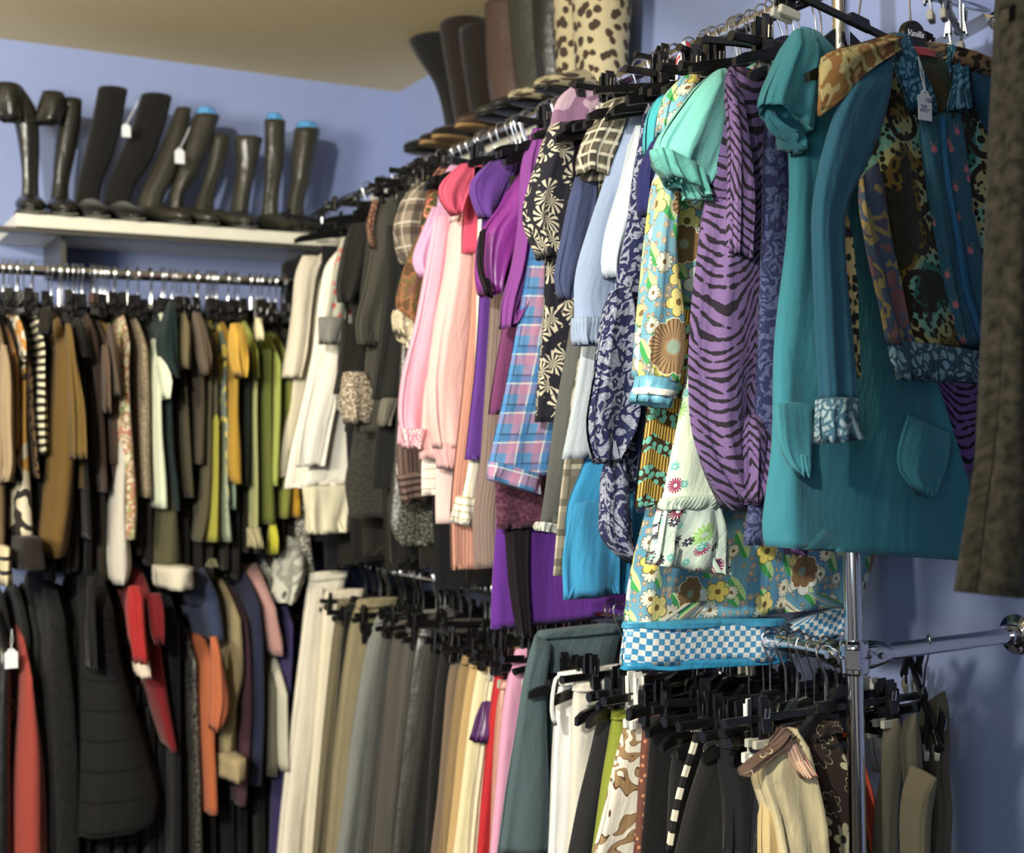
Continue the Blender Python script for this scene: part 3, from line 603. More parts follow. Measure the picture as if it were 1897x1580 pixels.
U(912, 'dress', 'bright purple jersey dress with wide hem at the bottom of the upper rail', 'dress', [
  ('body', mat('soft', (106, 44, 158)), [(985, 330), (960, 420), (945, 600), (930, 800), (918, 950), (908, 1080), (905, 1165)])])
U(917, 'scarf', 'almost black plum velvet scarf hanging in front of the purple dress', 'scarf', [
  ('body', mat('soft', (38, 22, 34)), [(300, 985, 1010), (500, 972, 1005), (800, 945, 985), (960, 932, 978), (1080, 940, 975), (1180, 955, 980)])])
U(922, 'blouse', 'dusky plum long-sleeved top behind the blue plaid shirt', 'top', [
  ('body', mat('soft', (122, 58, 106)), [(990, 340), (965, 400), (950, 500), (928, 620), (914, 700), (906, 768)])])
U(926, 'cardigan', 'plum bouclé knit cardigan showing under the plaid hem', 'cardigan', [
  ('body', mat('boucle', (64, 28, 48), (116, 66, 88)), [(995, 340), (970, 420), (955, 600), (935, 780), (918, 880), (920, 980)])])
U(938, 'blouse', 'violet draped top with ragged waterfall edge clipped at the shoulder', 'top', [
  ('body', mat('soft', (124, 52, 140)), [(985, 238), (974, 262), (970, 330), (962, 420), (950, 500), (942, 570), (935, 605)]),
  ('drape', mat('soft', (138, 62, 152)), [(990, 240, 1010, 240), (968, 300, 1000, 305), (965, 400, 995, 410), (950, 500, 990, 480), (932, 560, 985, 540), (930, 610, 948, 600)], -.03, dict(fold=.012))])
U(960, 'shirt', 'light blue, pink and white plaid shirt with silver thread', 'shirt', [
  ('body', mat('plaid', (92, 150, 205), (((206, 130, 160), .052, .016, .0), ((40, 60, 90), .052, .004, .021), ((238, 232, 215), .052, .003, .035), ((60, 130, 200), .052, .01, .03))), [(1035, 300), (1000, 400), (978, 450), (966, 540), (950, 640), (930, 740), (912, 830), (905, 885)]),
  ('hem', mat('plaid', (84, 146, 208), (((206, 130, 160), .052, .016, .0), ((40, 60, 90), .052, .004, .021), ((238, 232, 215), .052, .003, .035))), [(905, 855, 1004, 880), (902, 886, 996, 916)], -.003)])
U(985, 'blouse', 'black blouse covered with cream outlined leaves', 'blouse', [
  ('body', mat('leaf', (30, 30, 42), (206, 196, 168)), [(1062, 206), (1025, 222), (1014, 280), (1008, 380), (1012, 480), (1008, 580), (1002, 680), (994, 782)]),
  ('sleeve', mat('leaf', (34, 34, 46), (206, 196, 168)), [(1015, 235, 1065, 215), (998, 300, 1060, 300), (980, 360, 1050, 375), (970, 400, 1040, 430), (985, 450, 1030, 465), (1000, 478, 1020, 480)], -.035, dict(th=.03))], hk='shape')
U(1004, 'blouse', 'pale mauve tie-dyed top held by the tilted clip beside the leopard boots', 'top', [
  ('body', mat('blotch', ((168, 132, 158), (186, 156, 176), (140, 100, 134)), 12), [(1062, 158), (1035, 165), (1026, 200), (1018, 260), (1018, 330)])])
U(1012, 'vest', 'long charcoal vest with pale frilled hem', 'vest', [
  ('body', mat('soft', (92, 94, 90)), [(1105, 300), (1082, 340), (1075, 450), (1062, 560), (1045, 660), (1028, 760), (1012, 880), (998, 970)]),
  ('hem_frill', mat('lace', (170, 176, 166), (205, 208, 196)), [(995, 966, 1045, 974), (992, 982, 1042, 990)], -.002, dict(fold=.01, nf=12))])
U(1030, 'cardigan', 'brown beige patchwork cardigan with tassel edge visible below the charcoal vest', 'cardigan', [
  ('body', mat('plaid', (104, 98, 82), (((200, 192, 170), .06, .02, .0), ((50, 46, 42), .05, .012, .01))), [(1120, 330), (1098, 450), (1085, 600), (1062, 720), (1045, 850), (1032, 960), (1024, 1066)])])
U(1040, 'polo_shirt', 'slate navy short-sleeved polo shirt tucked behind the light blue sweater', 'polo shirt', [
  ('body', mat('soft', (62, 72, 112)), [(1128, 280), (1100, 300), (1090, 400), (1080, 520)]),
  ('sleeve', mat('soft', (66, 76, 116)), [(330, 1065, 1110), (400, 1050, 1100), (480, 1034, 1085), (530, 1024, 1068), (556, 1040, 1052)], -.03)])
U(1066, 'shirt', 'black and cream checked shirt with crinkled short sleeve', 'shirt', [
  ('body', mat('plaid', (96, 90, 74), (((34, 32, 30), .045, .02, .0), ((214, 206, 182), .03, .004, .01))), [(1160, 165), (1128, 182), (1118, 240), (1112, 330), (1105, 420)]),
  ('sleeve', mat('plaid', (120, 114, 92), (((38, 36, 34), .045, .02, .0), ((224, 216, 192), .022, .006, .01))), [(1120, 190, 1160, 175), (1098, 230, 1150, 235), (1078, 275, 1135, 285), (1068, 300, 1125, 312), (1076, 320, 1118, 332)], -.03, dict(th=.03))])
U(1075, 'shirt', 'very pale blue shirt tail hanging under the light blue sweater', 'shirt', [
  ('body', mat(P, (180, 192, 200)), [(1165, 200), (1130, 260), (1115, 400), (1098, 520), (1078, 640), (1060, 740), (1040, 850)])])
U(1072, 'skirt', 'bright turquoise blue denim skirt with stitched seams', 'skirt', [
  ('body', mat('soft', (42, 142, 196)), [(1160, 400), (1135, 600), (1105, 760), (1078, 870), (1048, 930), (1044, 1020), (1042, 1108)]),
  ('front_panel', mat('soft', (50, 150, 204)), [(930, 1060, 1146), (1020, 1046, 1148), (1106, 1044, 1150)], -.028, dict(th=.006))], hlabel='bright turquoise blue denim skirt')
U(1100, 'sweater', 'pale sky blue sweater with ribbed hem and rolled sleeve cuff', 'sweater', [
  ('body', mat('soft', (146, 166, 200)), [(1188, 156), (1168, 190), (1150, 250), (1120, 330), (1092, 400), (1070, 470), (1060, 520), (1062, 600)]),
  ('ribbed_hem', mat('knit', (152, 172, 204)), [(590, 1061, 1118), (640, 1066, 1112)], -.012, dict(th=.02)),
  ('sleeve', mat('soft', (182, 194, 206)), [(235, 1175, 1208), (300, 1160, 1200), (380, 1140, 1192), (440, 1124, 1180), (500, 1114, 1158), (516, 1122, 1150)], -.03, dict(th=.024))])
U(1128, 'dress', 'blue dress with orange fish-like motifs below the navy damask blouse', 'dress', [
  ('body', mat('blotch', ((70, 96, 150), (120, 150, 200), (210, 220, 235), (225, 150, 110)), 9), [(1205, 260), (1180, 400), (1165, 600), (1145, 760), (1140, 850), (1146, 915)])])
U(1140, 'blouse', 'navy and silver damask blouse with pointed handkerchief hem', 'blouse', [
  ('body', mat('damask', (34, 40, 82), (186, 194, 214)), [(1222, 158), (1196, 180), (1184, 250), (1170, 330), (1160, 430), (1140, 520), (1122, 600), (1108, 690), (1115, 800), (1125, 900)]),
  ('front_drape', mat('damask', (34, 40, 82), (186, 194, 214)), [(1130, 540, 1172, 530), (1112, 620, 1178, 620), (1098, 720, 1182, 735), (1086, 780, 1182, 765), (1092, 820, 1170, 800), (1108, 860, 1140, 850)], -.03, dict(fold=.01)),
  ('lower_drape', mat('damask', (40, 46, 88), (192, 200, 220)), [(1118, 850, 1160, 850), (1115, 920, 1165, 930), (1110, 990, 1172, 1000), (1130, 1015, 1178, 1030), (1165, 1040, 1178, 1046)], -.022, dict(fold=.01))])
U(1160, 'shirt', 'dark denim shirt squeezed between the damask blouse and turquoise top', 'shirt', [
  ('body', mat('soft', (38, 50, 92)), [(1236, 200), (1210, 260), (1200, 400), (1192, 600), (1186, 800), (1180, 950)])])
U(1178, 'blouse', 'turquoise top with gathered cap sleeve next to the navy dress', 'top', [
  ('body', mat('soft', (40, 150, 168)), [(1260, 168), (1235, 185), (1225, 240), (1220, 300)]),
  ('sleeve', mat('soft', (60, 176, 190)), [(1228, 168, 1262, 165), (1204, 195, 1250, 200), (1196, 240, 1235, 245), (1198, 285, 1215, 290)], -.03)])
U(1190, 'dress', 'royal navy dress with white piping and small coral flower', 'dress', [
  ('body', mat('soft', (34, 36, 92)), [(1270, 170), (1240, 200), (1225, 260), (1214, 340), (1206, 440), (1200, 560), (1196, 660)]),
  ('sleeve', mat('soft', (36, 40, 98)), [(1240, 190, 1262, 190), (1212, 260, 1240, 262), (1192, 300, 1235, 320), (1185, 330, 1225, 350), (1190, 400, 1215, 400)], -.03)])
U(1183, 'scarf', 'striped red, white and blue scarf twisted over its clip', 'scarf', [
  ('body', mat('union'), [(78, 1262, 1276), (100, 1254, 1284), (125, 1254, 1292), (158, 1256, 1300), (200, 1258, 1300)], -.01, dict(th=.014))])
U(1187, 'dress', 'long sky-blue retro flower dress with blue and white woven checker hem', 'dress', [
  ('body', mat('retro', (84, 150, 184), (98, 158, 184)), [(1270, 300, 1500, 300), (1235, 500, 1540, 500), (1205, 800, 1600, 780), (1190, 940, 1632, 900), (1174, 1020, 1634, 980), (1164, 1090, 1628, 1040), (1156, 1162, 1590, 1120)], 0, dict(fold=.012, nf=6, wave=.014)),
  ('checker_hem', mat('check', (60, 150, 205), (236, 234, 226), .0105), [(1155, 1160, 1456, 1152), (1153, 1200, 1456, 1192), (1150, 1232, 1456, 1220)], -.012, dict(th=.022, fold=.004)),
  ('rear_checker_hem', mat('check', (50, 136, 190), (226, 226, 220), .0105), [(1452, 1160, 1580, 1110), (1454, 1195, 1575, 1140), (1460, 1222, 1555, 1170)], .0, dict(th=.02)),
  ('hem_edging', mat('satin', (40, 150, 200)), [(1150, 1226, 1456, 1214), (1150, 1240, 1456, 1226)], -.014, dict(th=.024, fold=.004)),
  ('top_edging', mat('satin', (60, 160, 205)), [(1155, 1152, 1456, 1144), (1155, 1164, 1456, 1156)], -.016, dict(th=.022, fold=.004))], hk='shape', hlabel='long sky-blue retro flower dress')
U(1208, 'blouse', 'brown, gold and turquoise beaded-print tunic', 'tunic', [
  ('body', mat('ethnic'), [(1312, 148), (1282, 175), (1265, 260), (1250, 360), (1232, 480), (1215, 620), (1196, 760), (1182, 860), (1172, 940)])])
U(1228, 'blouse', 'sky-blue retro flower blouse with long narrow sleeve and satin cuff', 'blouse', [
  ('body', mat('retro', (104, 166, 192), (120, 174, 192)), [(1296, 142), (1262, 160), (1240, 200), (1235, 300), (1228, 420), (1226, 560)]),
  ('shoulder', mat('retro', (120, 186, 205), (130, 190, 200)), [(1262, 142, 1300, 138), (1234, 170, 1285, 170), (1220, 205, 1262, 215), (1216, 250, 1245, 262)], -.025),
  ('sleeve', mat('retro', (104, 166, 192), (120, 174, 192)), [(1222, 300, 1255, 300), (1208, 380, 1250, 380), (1198, 470, 1246, 470), (1190, 560, 1262, 560), (1184, 640, 1268, 650), (1180, 700, 1252, 712)], -.035, dict(th=.026)),
  ('cuff', mat('satin', (110, 186, 216)), [(1180, 696, 1254, 708), (1178, 722, 1246, 730), (1177, 744, 1238, 756)], -.036, dict(th=.026)),
  ('cuff_stripe', mat(P, (240, 238, 225)), [(1179, 718, 1248, 727), (1178, 730, 1244, 738)], -.04, dict(th=.026))])
U(1262, 'blouse', 'pale mint and cream blouse printed with burgundy and navy flower bursts', 'blouse', [
  ('body', mat('daisy', (212, 232, 216), (226, 232, 190)), [(1345, 320), (1312, 400), (1300, 500), (1286, 600), (1270, 700), (1252, 800), (1238, 880), (1226, 940)], 0, {}),
  ('flared_hem', mat('daisy', (206, 228, 222), (216, 232, 200)), [(1226, 930, 1330, 930), (1212, 990, 1345, 1000), (1200, 1045, 1345, 1066)], -.006, dict(fold=.014, nf=9)),
  ('gathering', mat('knit', (200, 222, 200)), [(1224, 924, 1330, 918), (1222, 944, 1330, 940)], -.012, dict(fold=.006, nf=14))], hk='clip')
U(1292, 'blouse', 'aqua green blouse with scalloped flutter sleeve', 'blouse', [
  ('body', mat('soft', (80, 176, 170)), [(1425, 105), (1372, 118), (1345, 150), (1332, 230), (1325, 320), (1318, 400)]),
  ('sleeve', mat('soft', (112, 200, 188)), [(1318, 135, 1345, 126), (1285, 165, 1345, 180), (1255, 210, 1342, 240), (1228, 255, 1335, 300), (1210, 280, 1320, 335), (1214, 306, 1306, 352)], -.03, dict(th=.03, fold=.01)),
  ('flutter_trim', mat('soft', (96, 186, 174)), [(1209, 276, 1300, 320), (1222, 315, 1305, 350), (1244, 332, 1308, 372)], -.05, dict(th=.022, fold=.014, nf=9))])
U(1330, 'blouse', 'lilac draped top with black zebra stripes', 'top', [
  ('body', mat('zebra', (38, 32, 44), (118, 90, 144)), [(130, 1345, 1422), (165, 1338, 1428), (230, 1330, 1432), (330, 1314, 1440), (440, 1298, 1450), (560, 1287, 1456), (680, 1282, 1448), (780, 1284, 1436), (850, 1298, 1424), (900, 1325, 1408), (930, 1350, 1394), (946, 1366, 1384)], 0, dict(fold=.016, nf=6, wave=.01, th=.03)),
  ('neck_fold', mat('zebra', (38, 32, 44), (124, 94, 150)), [(1342, 140, 1362, 140), (1348, 200, 1376, 200), (1352, 280, 1388, 290), (1350, 380, 1396, 390), (1352, 470, 1392, 480)], -.035, dict(th=.012)),
  ('knot', mat('zebra', (36, 30, 42), (114, 86, 140)), [(1378, 770, 1418, 770), (1370, 820, 1420, 830), (1376, 870, 1412, 880), (1376, 930, 1390, 936)], -.035, dict(th=.02, fold=.01))], yaw=.05)
U(1362, 'dress', 'dark navy lace dress with silver sheen between the zebra top and teal tunic', 'dress', [
  ('body', mat('damask', (38, 44, 84), (96, 106, 150)), [(1455, 120), (1425, 180), (1412, 250), (1410, 400), (1404, 600), (1398, 850), (1385, 950), (1372, 1010)])])
U(1378, 'blouse', 'second lilac zebra-striped top mostly hidden behind the teal tunic', 'top', [
  ('body', mat('zebra', (34, 24, 40), (128, 84, 160)), [(700, 1430, 1812), (800, 1440, 1806), (900, 1450, 1802), (960, 1456, 1500), (1028, 1470, 1490)], .0)], hk=None)
# teal tunic
TT = mat('soft', (50, 132, 150)); TT2 = mat('soft', (56, 140, 156))
G('U', 1.30, 'tunic', 'plain teal jersey tunic with two gathered pockets and curved hem', 'tunic', [
  ('body', TT, [(1478, 52, 1522, 60), (1464, 90, 1545, 95), (1458, 160, 1575, 160), (1462, 260, 1600, 260), (1463, 350, 1628, 350), (1456, 470, 1662, 470), (1443, 600, 1700, 600), (1428, 740, 1742, 740), (1418, 880, 1782, 880), (1412, 975, 1805, 985), (1418, 1012, 1800, 1040)], 0, dict(fold=.007, wave=.012, th=.022)),
  ('sleeve', TT2, [(1468, 56, 1512, 56), (1446, 105, 1506, 115), (1426, 155, 1502, 185), (1410, 196, 1498, 248)], -.03, dict(th=.024)),
  ('sleeve', mat('soft', (42, 118, 138)), [(1418, 205, 1492, 240), (1422, 232, 1490, 262), (1446, 252, 1482, 285)], -.02, dict(th=.02, fold=.01)),
  ('pocket', TT2, [(748, 1438, 1506), (790, 1438, 1510), (840, 1446, 1508), (870, 1458, 1500), (884, 1475, 1490)], -.028, dict(th=.007, fold=.003)),
  ('pocket', TT2, [(1680, 768, 1764, 806), (1662, 820, 1764, 850), (1650, 862, 1750, 890), (1668, 895, 1738, 914), (1700, 918, 1722, 922)], -.028, dict(th=.007, fold=.003))], hk=None)
h = hang('clip', (1.366, 1.315, ZU), .0, .20, 'black clip hanger sloping down over the teal tunic in front of the post')
# velvet and lace top
VW = mat('velvet_wild'); BL = mat('soft', (44, 104, 134)); LC = mat('lace', (34, 84, 112), (96, 150, 178)); LB = mat('lace', (70, 120, 150), (176, 206, 220))
LY = 1.235
G('U', LY, 'jacket', 'leopard velvet and blue lace zip jacket at the front of the rail', 'jacket', [
  ('body', VW, [(1632, 72, 1770, 84), (1560, 95, 1822, 115), (1545, 130, 1850, 150), (1575, 220, 1852, 230), (1592, 330, 1848, 340), (1606, 450, 1845, 455), (1636, 580, 1838, 590), (1660, 650, 1832, 660)], 0, dict(fold=.006, wave=.006)),
  ('yoke', mat('blotch', ((176, 150, 84), (160, 112, 62), (196, 180, 120), (130, 88, 48), (190, 150, 100)), 22), [(1519, 108, 1522, 215), (1530, 97, 1552, 205), (1560, 92, 1582, 150), (1605, 82, 1622, 118), (1645, 70, 1655, 98)], -.034, dict(th=.016)),
  ('yoke', mat('leopard', (150, 116, 76), (110, 80, 50), (36, 28, 18), 60), [(1772, 86, 1768, 118), (1810, 100, 1806, 132), (1845, 118, 1840, 142), (1860, 140, 1856, 152)], -.03, dict(th=.012)),
  ('sleeve', BL, [(1585, 138, 1656, 100), (1553, 190, 1648, 180), (1530, 260, 1625, 260), (1512, 330, 1592, 330), (1504, 400, 1556, 385), (1508, 500, 1558, 500), (1516, 620, 1570, 625), (1528, 745, 1580, 745)], -.04, dict(th=.012, fold=.004, nf=4)),
  ('sleeve_seam', mat('leopard', (190, 180, 130), (200, 140, 60), (30, 40, 36), 70), [(1556, 390, 1566, 392), (1560, 480, 1570, 480), (1564, 560, 1575, 560), (1570, 640, 1577, 640), (1574, 700, 1579, 700)], -.03, dict(th=.012)),
  ('lace_cuff', LB, [(1518, 740, 1582, 738), (1516, 780, 1584, 778), (1516, 822, 1588, 812)], -.047, dict(th=.021, fold=.008, nf=9)),
  ('sleeve', mat('soft', (34, 82, 112)), [(1788, 118, 1856, 145), (1798, 190, 1864, 200), (1830, 260, 1866, 270), (1848, 340, 1866, 345)], -.02, dict(th=.02)),
  ('front_panel', mat('sprig', (52, 104, 124), (34, 80, 104)), [(1702, 216, 1780, 208), (1712, 300, 1792, 300), (1733, 420, 1808, 420), (1757, 540, 1832, 540), (1784, 640, 1838, 650)], -.022, dict(th=.010)),
  ('zip', mat(P, (36, 100, 150)), [(1744, 216, 1750, 216), (1748, 300, 1754, 300), (1760, 380, 1766, 380), (1772, 440, 1778, 440), (1782, 540, 1788, 540), (1812, 640, 1818, 640)], -.034, dict(th=.004)),
  ('lace_collar', LC, [(1644, 62, 1684, 64), (1652, 110, 1700, 115), (1668, 160, 1712, 168), (1690, 205, 1728, 215)], -.024, dict(th=.012, fold=.01, nf=8)),
  ('lace_collar', LC, [(1756, 84, 1786, 92), (1762, 130, 1790, 130), (1758, 170, 1786, 172), (1750, 208, 1782, 208)], -.024, dict(th=.012, fold=.01, nf=8)),
  ('back_lining', mat('blotch', ((44, 70, 68), (52, 62, 44), (70, 62, 34)), 7), [(96, 1684, 1760), (140, 1694, 1766), (190, 1706, 1764), (222, 1722, 1756)], -.010, dict(th=.012)),
  ('side_lace_panel', mat('blotch', ((96, 90, 110), (130, 84, 84), (70, 84, 110), (150, 130, 80), (84, 76, 96)), 22), [(1592, 330, 1628, 300), (1590, 380, 1640, 380), (1606, 460, 1652, 460), (1626, 560, 1676, 560), (1646, 640, 1700, 640)], -.020, dict(th=.008)),
  ('lace_hem', mat('lace', (50, 84, 104), (128, 166, 186)), [(1644, 630, 1838, 655), (1654, 665, 1836, 682), (1668, 702, 1832, 712)], -.020, dict(th=.012, fold=.008, nf=12)),
  ('neck_label', mat('satin', (190, 60, 60)), [(91, 1690, 1736), (104, 1694, 1734)], -.028, dict(th=.004, fold=.001))], hk='front', hlabel='leopard velvet and blue lace zip jacket', yaw=0)
# dark grey coat close to the camera
G('U', .93, 'coat', 'dark grey fuzzy wool coat at the right edge of the picture', 'coat', [
  ('body', mat('fuzzy', (72, 68, 56), (34, 32, 27)), [(1950, -210, 2180, -210), (1868, -130, 2230, -130), (1858, 0, 2240, 0), (1850, 220, 2240, 220), (1844, 420, 2250, 420), (1836, 580, 2260, 580), (1818, 780, 2280, 800), (1800, 960, 2300, 980), (1788, 1098, 2310, 1140)], 0, dict(th=.04, fold=.014, nf=7, wave=.012))], hk='front')
# ================================================================== right wall, lower rail: trousers and skirts (far end first)
def Lo(ref, kind, label, cat, parts, **k):
    k.setdefault('ext', True); _yl.append(yref(ref, 1.19, -.45)); return G('L', _yl[-1], kind, label, cat, parts, **k)
_yl = []
def waist(rows, m, dy=-.004, h=14):
    """a waistband over the top of a pair of trousers"""
    a = rows[0]; b = rows[1]
    return ('waistband', m, [(a[0], a[1]-1), (a[0]+(b[0]-a[0])*h/(b[1]-a[1]+.01)-.8, a[1]+h)] if len(a) == 2 else [(a[0], a[1]-1, a[2]+1), (a[0]+h, a[1]-1, a[2]+1)], dy, dict(fold=.002, wave=.003))
def TR(ref, label, m, rows, kind='trousers', cat='trousers', leg=None, **k):
    """trousers hung from their waistband: seat, two legs lying one in front of the other, waistband"""
    a = rows
    parts = [('legs', m, a, 0, dict(th=.016, fold=.007, wave=.011, nf=3, wd=(.19 if ref > 660 else .10)))]
    wb = waist(a, m); wb[4]['wd'] = (.192 if ref > 660 else .102); parts.append(wb)
    if leg: parts.append(('front_leg', m, leg, -.026, dict(th=.012, fold=.005, nf=3, ext=True)))
    if 'piping' in label: parts.append(('piping', mat('hstripe', (228, 218, 190), (34, 33, 33), .034, .5), [(x, y, x+11, y+2) for x, y in rows], -.024, dict(th=.004, fold=.001)))
    k.setdefault('hk', 'clip' if ref in (690, 742, 840, 934, 985, 1046, 1098, 1186, 1250, 1290) else 'simple'); return Lo(ref, kind, label, cat, parts, **k)
TR(575, 'off-white trousers at the corner end of the lower right rail', mat('soft', (238, 230, 208)), [(574, 1062), (566, 1100), (556, 1200), (548, 1320), (542, 1450), (540, 1580)],
   leg=[(1090, 570, 600), (1200, 556, 592), (1320, 542, 584), (1400, 532, 578), (1500, 520, 566)])
TR(600, 'second cream pair of trousers with a dangling belt loop', mat('soft', (228, 218, 190)), [(602, 1096), (596, 1140), (588, 1250), (576, 1400), (566, 1500), (560, 1580)])
TR(618, 'olive brown trousers behind the khaki pair', mat('soft', (112, 102, 78)), [(626, 1112), (616, 1180), (604, 1300), (590, 1450), (580, 1580)])
TR(634, 'black narrow trousers between olive and khaki pairs', mat('soft', (34, 32, 28)), [(642, 1120), (632, 1200), (622, 1350), (610, 1480), (602, 1580)])
TR(652, 'khaki cotton trousers with light waistband', mat('soft', (142, 130, 98)), [(662, 1112), (648, 1160), (634, 1260), (620, 1400), (606, 1580)])
TR(690, 'washed grey denim jeans with wide leg', mat('soft', (122, 126, 120)), [(700, 1140), (684, 1170), (668, 1240), (650, 1350), (636, 1480), (622, 1580)])
TR(706, 'dark grey jeans next to the washed grey pair', mat('soft', (74, 76, 72)), [(716, 1145), (704, 1200), (694, 1300), (678, 1450), (664, 1580)])
TR(722, 'brown-grey suit trousers with a sharp crease', mat('soft', (82, 76, 70)), [(734, 1150), (724, 1200), (712, 1320), (700, 1450), (690, 1580)])
TR(742, 'charcoal pinstripe trousers in the middle of the lower rail', mat('vstripe', (70, 66, 62), (84, 80, 75), .012, .2), [(754, 1158), (742, 1220), (728, 1340), (714, 1470), (706, 1580)])
TR(764, 'black leather-look trousers with a glossy leg', mat('leather', (66, 64, 58)), [(776, 1165), (764, 1220), (752, 1340), (738, 1460), (726, 1580)])
TR(788, 'dark charcoal wool trousers beside the glossy pair', mat('soft', (60, 58, 54)), [(800, 1175), (790, 1240), (778, 1360), (764, 1480), (752, 1580)])
TR(806, 'almost black trousers before the brown corduroy pair', mat('soft', (46, 44, 42)), [(820, 1185), (808, 1260), (798, 1380), (788, 1580)])
TR(824, 'taupe brown corduroy trousers at mid rail', mat('knit', (124, 104, 84)), [(840, 1205), (828, 1260), (818, 1360), (806, 1480), (794, 1580)])
TR(840, 'olive brown chinos with back pocket', mat('soft', (142, 116, 76)), [(856, 1216), (846, 1260), (836, 1340), (826, 1440), (814, 1580)])
TR(858, 'camel coloured jeans before the cream yellow pair', mat('soft', (190, 156, 100)), [(872, 1222), (862, 1270), (850, 1360), (840, 1460), (826, 1580)])
TR(872, 'cream yellow trousers next to the camel jeans', mat('soft', (228, 214, 168)), [(893, 1208), (880, 1260), (868, 1340), (858, 1440), (842, 1580)])
TR(888, 'cream and brown pinstriped trousers', mat('vstripe', (120, 82, 60), (222, 210, 176), .011, .25), [(905, 1235), (897, 1290), (886, 1380), (874, 1480), (864, 1580)])
Lo(892, 'scarf', 'small purple satin garment end showing beside the red trousers', 'scarf', [('body', mat('satin', (92, 48, 110)), [(1300, 892, 912), (1340, 882, 912), (1372, 874, 900)])], ext=False, hk=None)
TR(902, 'bright red trousers between pinstriped and pink pairs', mat('soft', (204, 36, 44)), [(922, 1212), (914, 1270), (904, 1360), (896, 1460), (886, 1580)])
TR(912, 'copper satin trousers with folded top', mat('satin', (190, 132, 112)), [(928, 1262), (920, 1300), (914, 1380), (908, 1480), (904, 1580)])
TR(934, 'light pink jeans with a metal button', mat('soft', (226, 156, 190)), [(955, 1204), (940, 1250), (928, 1330), (918, 1440), (906, 1580)])
TR(985, 'grey-teal flared cotton trousers with seam, tilted on their hanger', mat('soft', (78, 98, 104)), [(997, 1170), (984, 1200), (972, 1260), (958, 1360), (942, 1470), (928, 1580)],
   leg=[(990, 1176, 1022, 1192), (972, 1250, 1012, 1260), (956, 1360, 1014, 1360), (940, 1470, 1018, 1470), (926, 1580, 1022, 1580)], yaw=.12)
Lo(1020, 'trousers', 'white linen trousers with a long hanging drawstring loop', 'trousers', [
  ('legs', mat('soft', (236, 236, 234)), [(1034, 1250), (1030, 1300), (1026, 1380), (1022, 1480), (1018, 1580)], 0, dict(nf=6, fold=.009)),
  ('waistband', mat('soft', (240, 240, 238)), [(1033, 1246), (1031, 1268)], -.004, dict(fold=.003)),
  ('drawstring', mat(P, (225, 225, 222)), [(1026, 1258, 1034, 1252), (1018, 1290, 1023, 1290), (1016, 1330, 1021, 1330), (1024, 1344, 1030, 1341)], -.045, dict(th=.004, fold=.001))])
TR(1046, 'cream cotton trousers with gathered waist seam', mat('soft', (226, 218, 202)), [(1062, 1266), (1057, 1310), (1054, 1400), (1052, 1500), (1048, 1580)])
TR(1098, 'charcoal flared dress trousers beside the green skirt', mat('soft', (58, 58, 62)), [(1120, 1280), (1106, 1330), (1090, 1400), (1070, 1480), (1050, 1580)])
TR(1118, 'apple green skirt with a narrow waistband', mat('soft', (138, 150, 44)), [(1133, 1318), (1126, 1370), (1114, 1430), (1104, 1500), (1092, 1580)], kind='skirt', cat='skirt')
TR(1136, 'white skirt printed with brown swirls and stripes', mat('swirl', (234, 226, 208), (96, 66, 40), (162, 128, 86)), [(1166, 1312), (1150, 1365), (1132, 1430), (1116, 1510), (1098, 1580)], kind='skirt', cat='skirt')
TR(1172, 'rust brown skirt with tiny pink and ochre flowers', mat('dots', (112, 66, 54), (200, 130, 90), 60), [(1192, 1318), (1186, 1380), (1180, 1460), (1172, 1580)], kind='skirt', cat='skirt')
TR(1186, 'plain black trousers clipped right of the rust flowered skirt', mat('soft', (32, 31, 32)), [(1206, 1330), (1202, 1400), (1196, 1480), (1188, 1580)])
TR(1226, 'dark slate trousers in the black stretch of the lower rail', mat('soft', (44, 48, 48)), [(1246, 1388), (1242, 1440), (1240, 1500), (1238, 1580)])
TR(1250, 'black skirt with cream dashed piping', mat('soft', (34, 33, 33)), [(1294, 1328), (1280, 1380), (1262, 1440), (1250, 1500), (1238, 1580)], kind='skirt', cat='skirt')
TR(1290, 'charcoal tailored trousers with front dart', mat('soft', (50, 49, 46)), [(1308, 1376), (1298, 1410), (1284, 1450), (1268, 1500), (1248, 1580)])
Lo(1312, 'jeans', 'black cord jeans with a round golden waist button', 'jeans', [
  ('legs', mat('soft', (36, 37, 40)), [(1330, 1362, 1400, 1362), (1334, 1400, 1404, 1400), (1340, 1470, 1412, 1470), (1342, 1580, 1418, 1580)], 0, dict(th=.02, ext=False, fold=.01)),
  ('waistband', mat('soft', (40, 41, 44)), [(1360, 1329, 1401), (1378, 1330, 1402)], -.004, dict(th=.022))], ext=False)
TR(1362, 'black leather trousers left of the cream lined skirt', mat('leather', (24, 24, 24)), [(1400, 1400), (1398, 1440), (1394, 1500), (1388, 1580)])
G('L', 1.62, 'shorts', 'white shorts with dark trim hanging beyond the chrome post', 'shorts', [('body', mat(P, (200, 205, 215)), [(1612, 1330, 1640, 1290), (1616, 1380, 1662, 1372), (1622, 1430, 1650, 1430)], 0, dict(th=.012))], hk=None)
G('L', 1.46, 'skirt', 'orange-red skirt panel crossing behind the chrome post', 'skirt', [('body', mat('soft', (214, 72, 48)), [(1560, 1358, 1600, 1358), (1572, 1410, 1596, 1410), (1585, 1460, 1612, 1455), (1596, 1520, 1626, 1515), (1606, 1580, 1640, 1580), (1630, 1750, 1700, 1750)], 0, dict(th=.010))], hk=None)
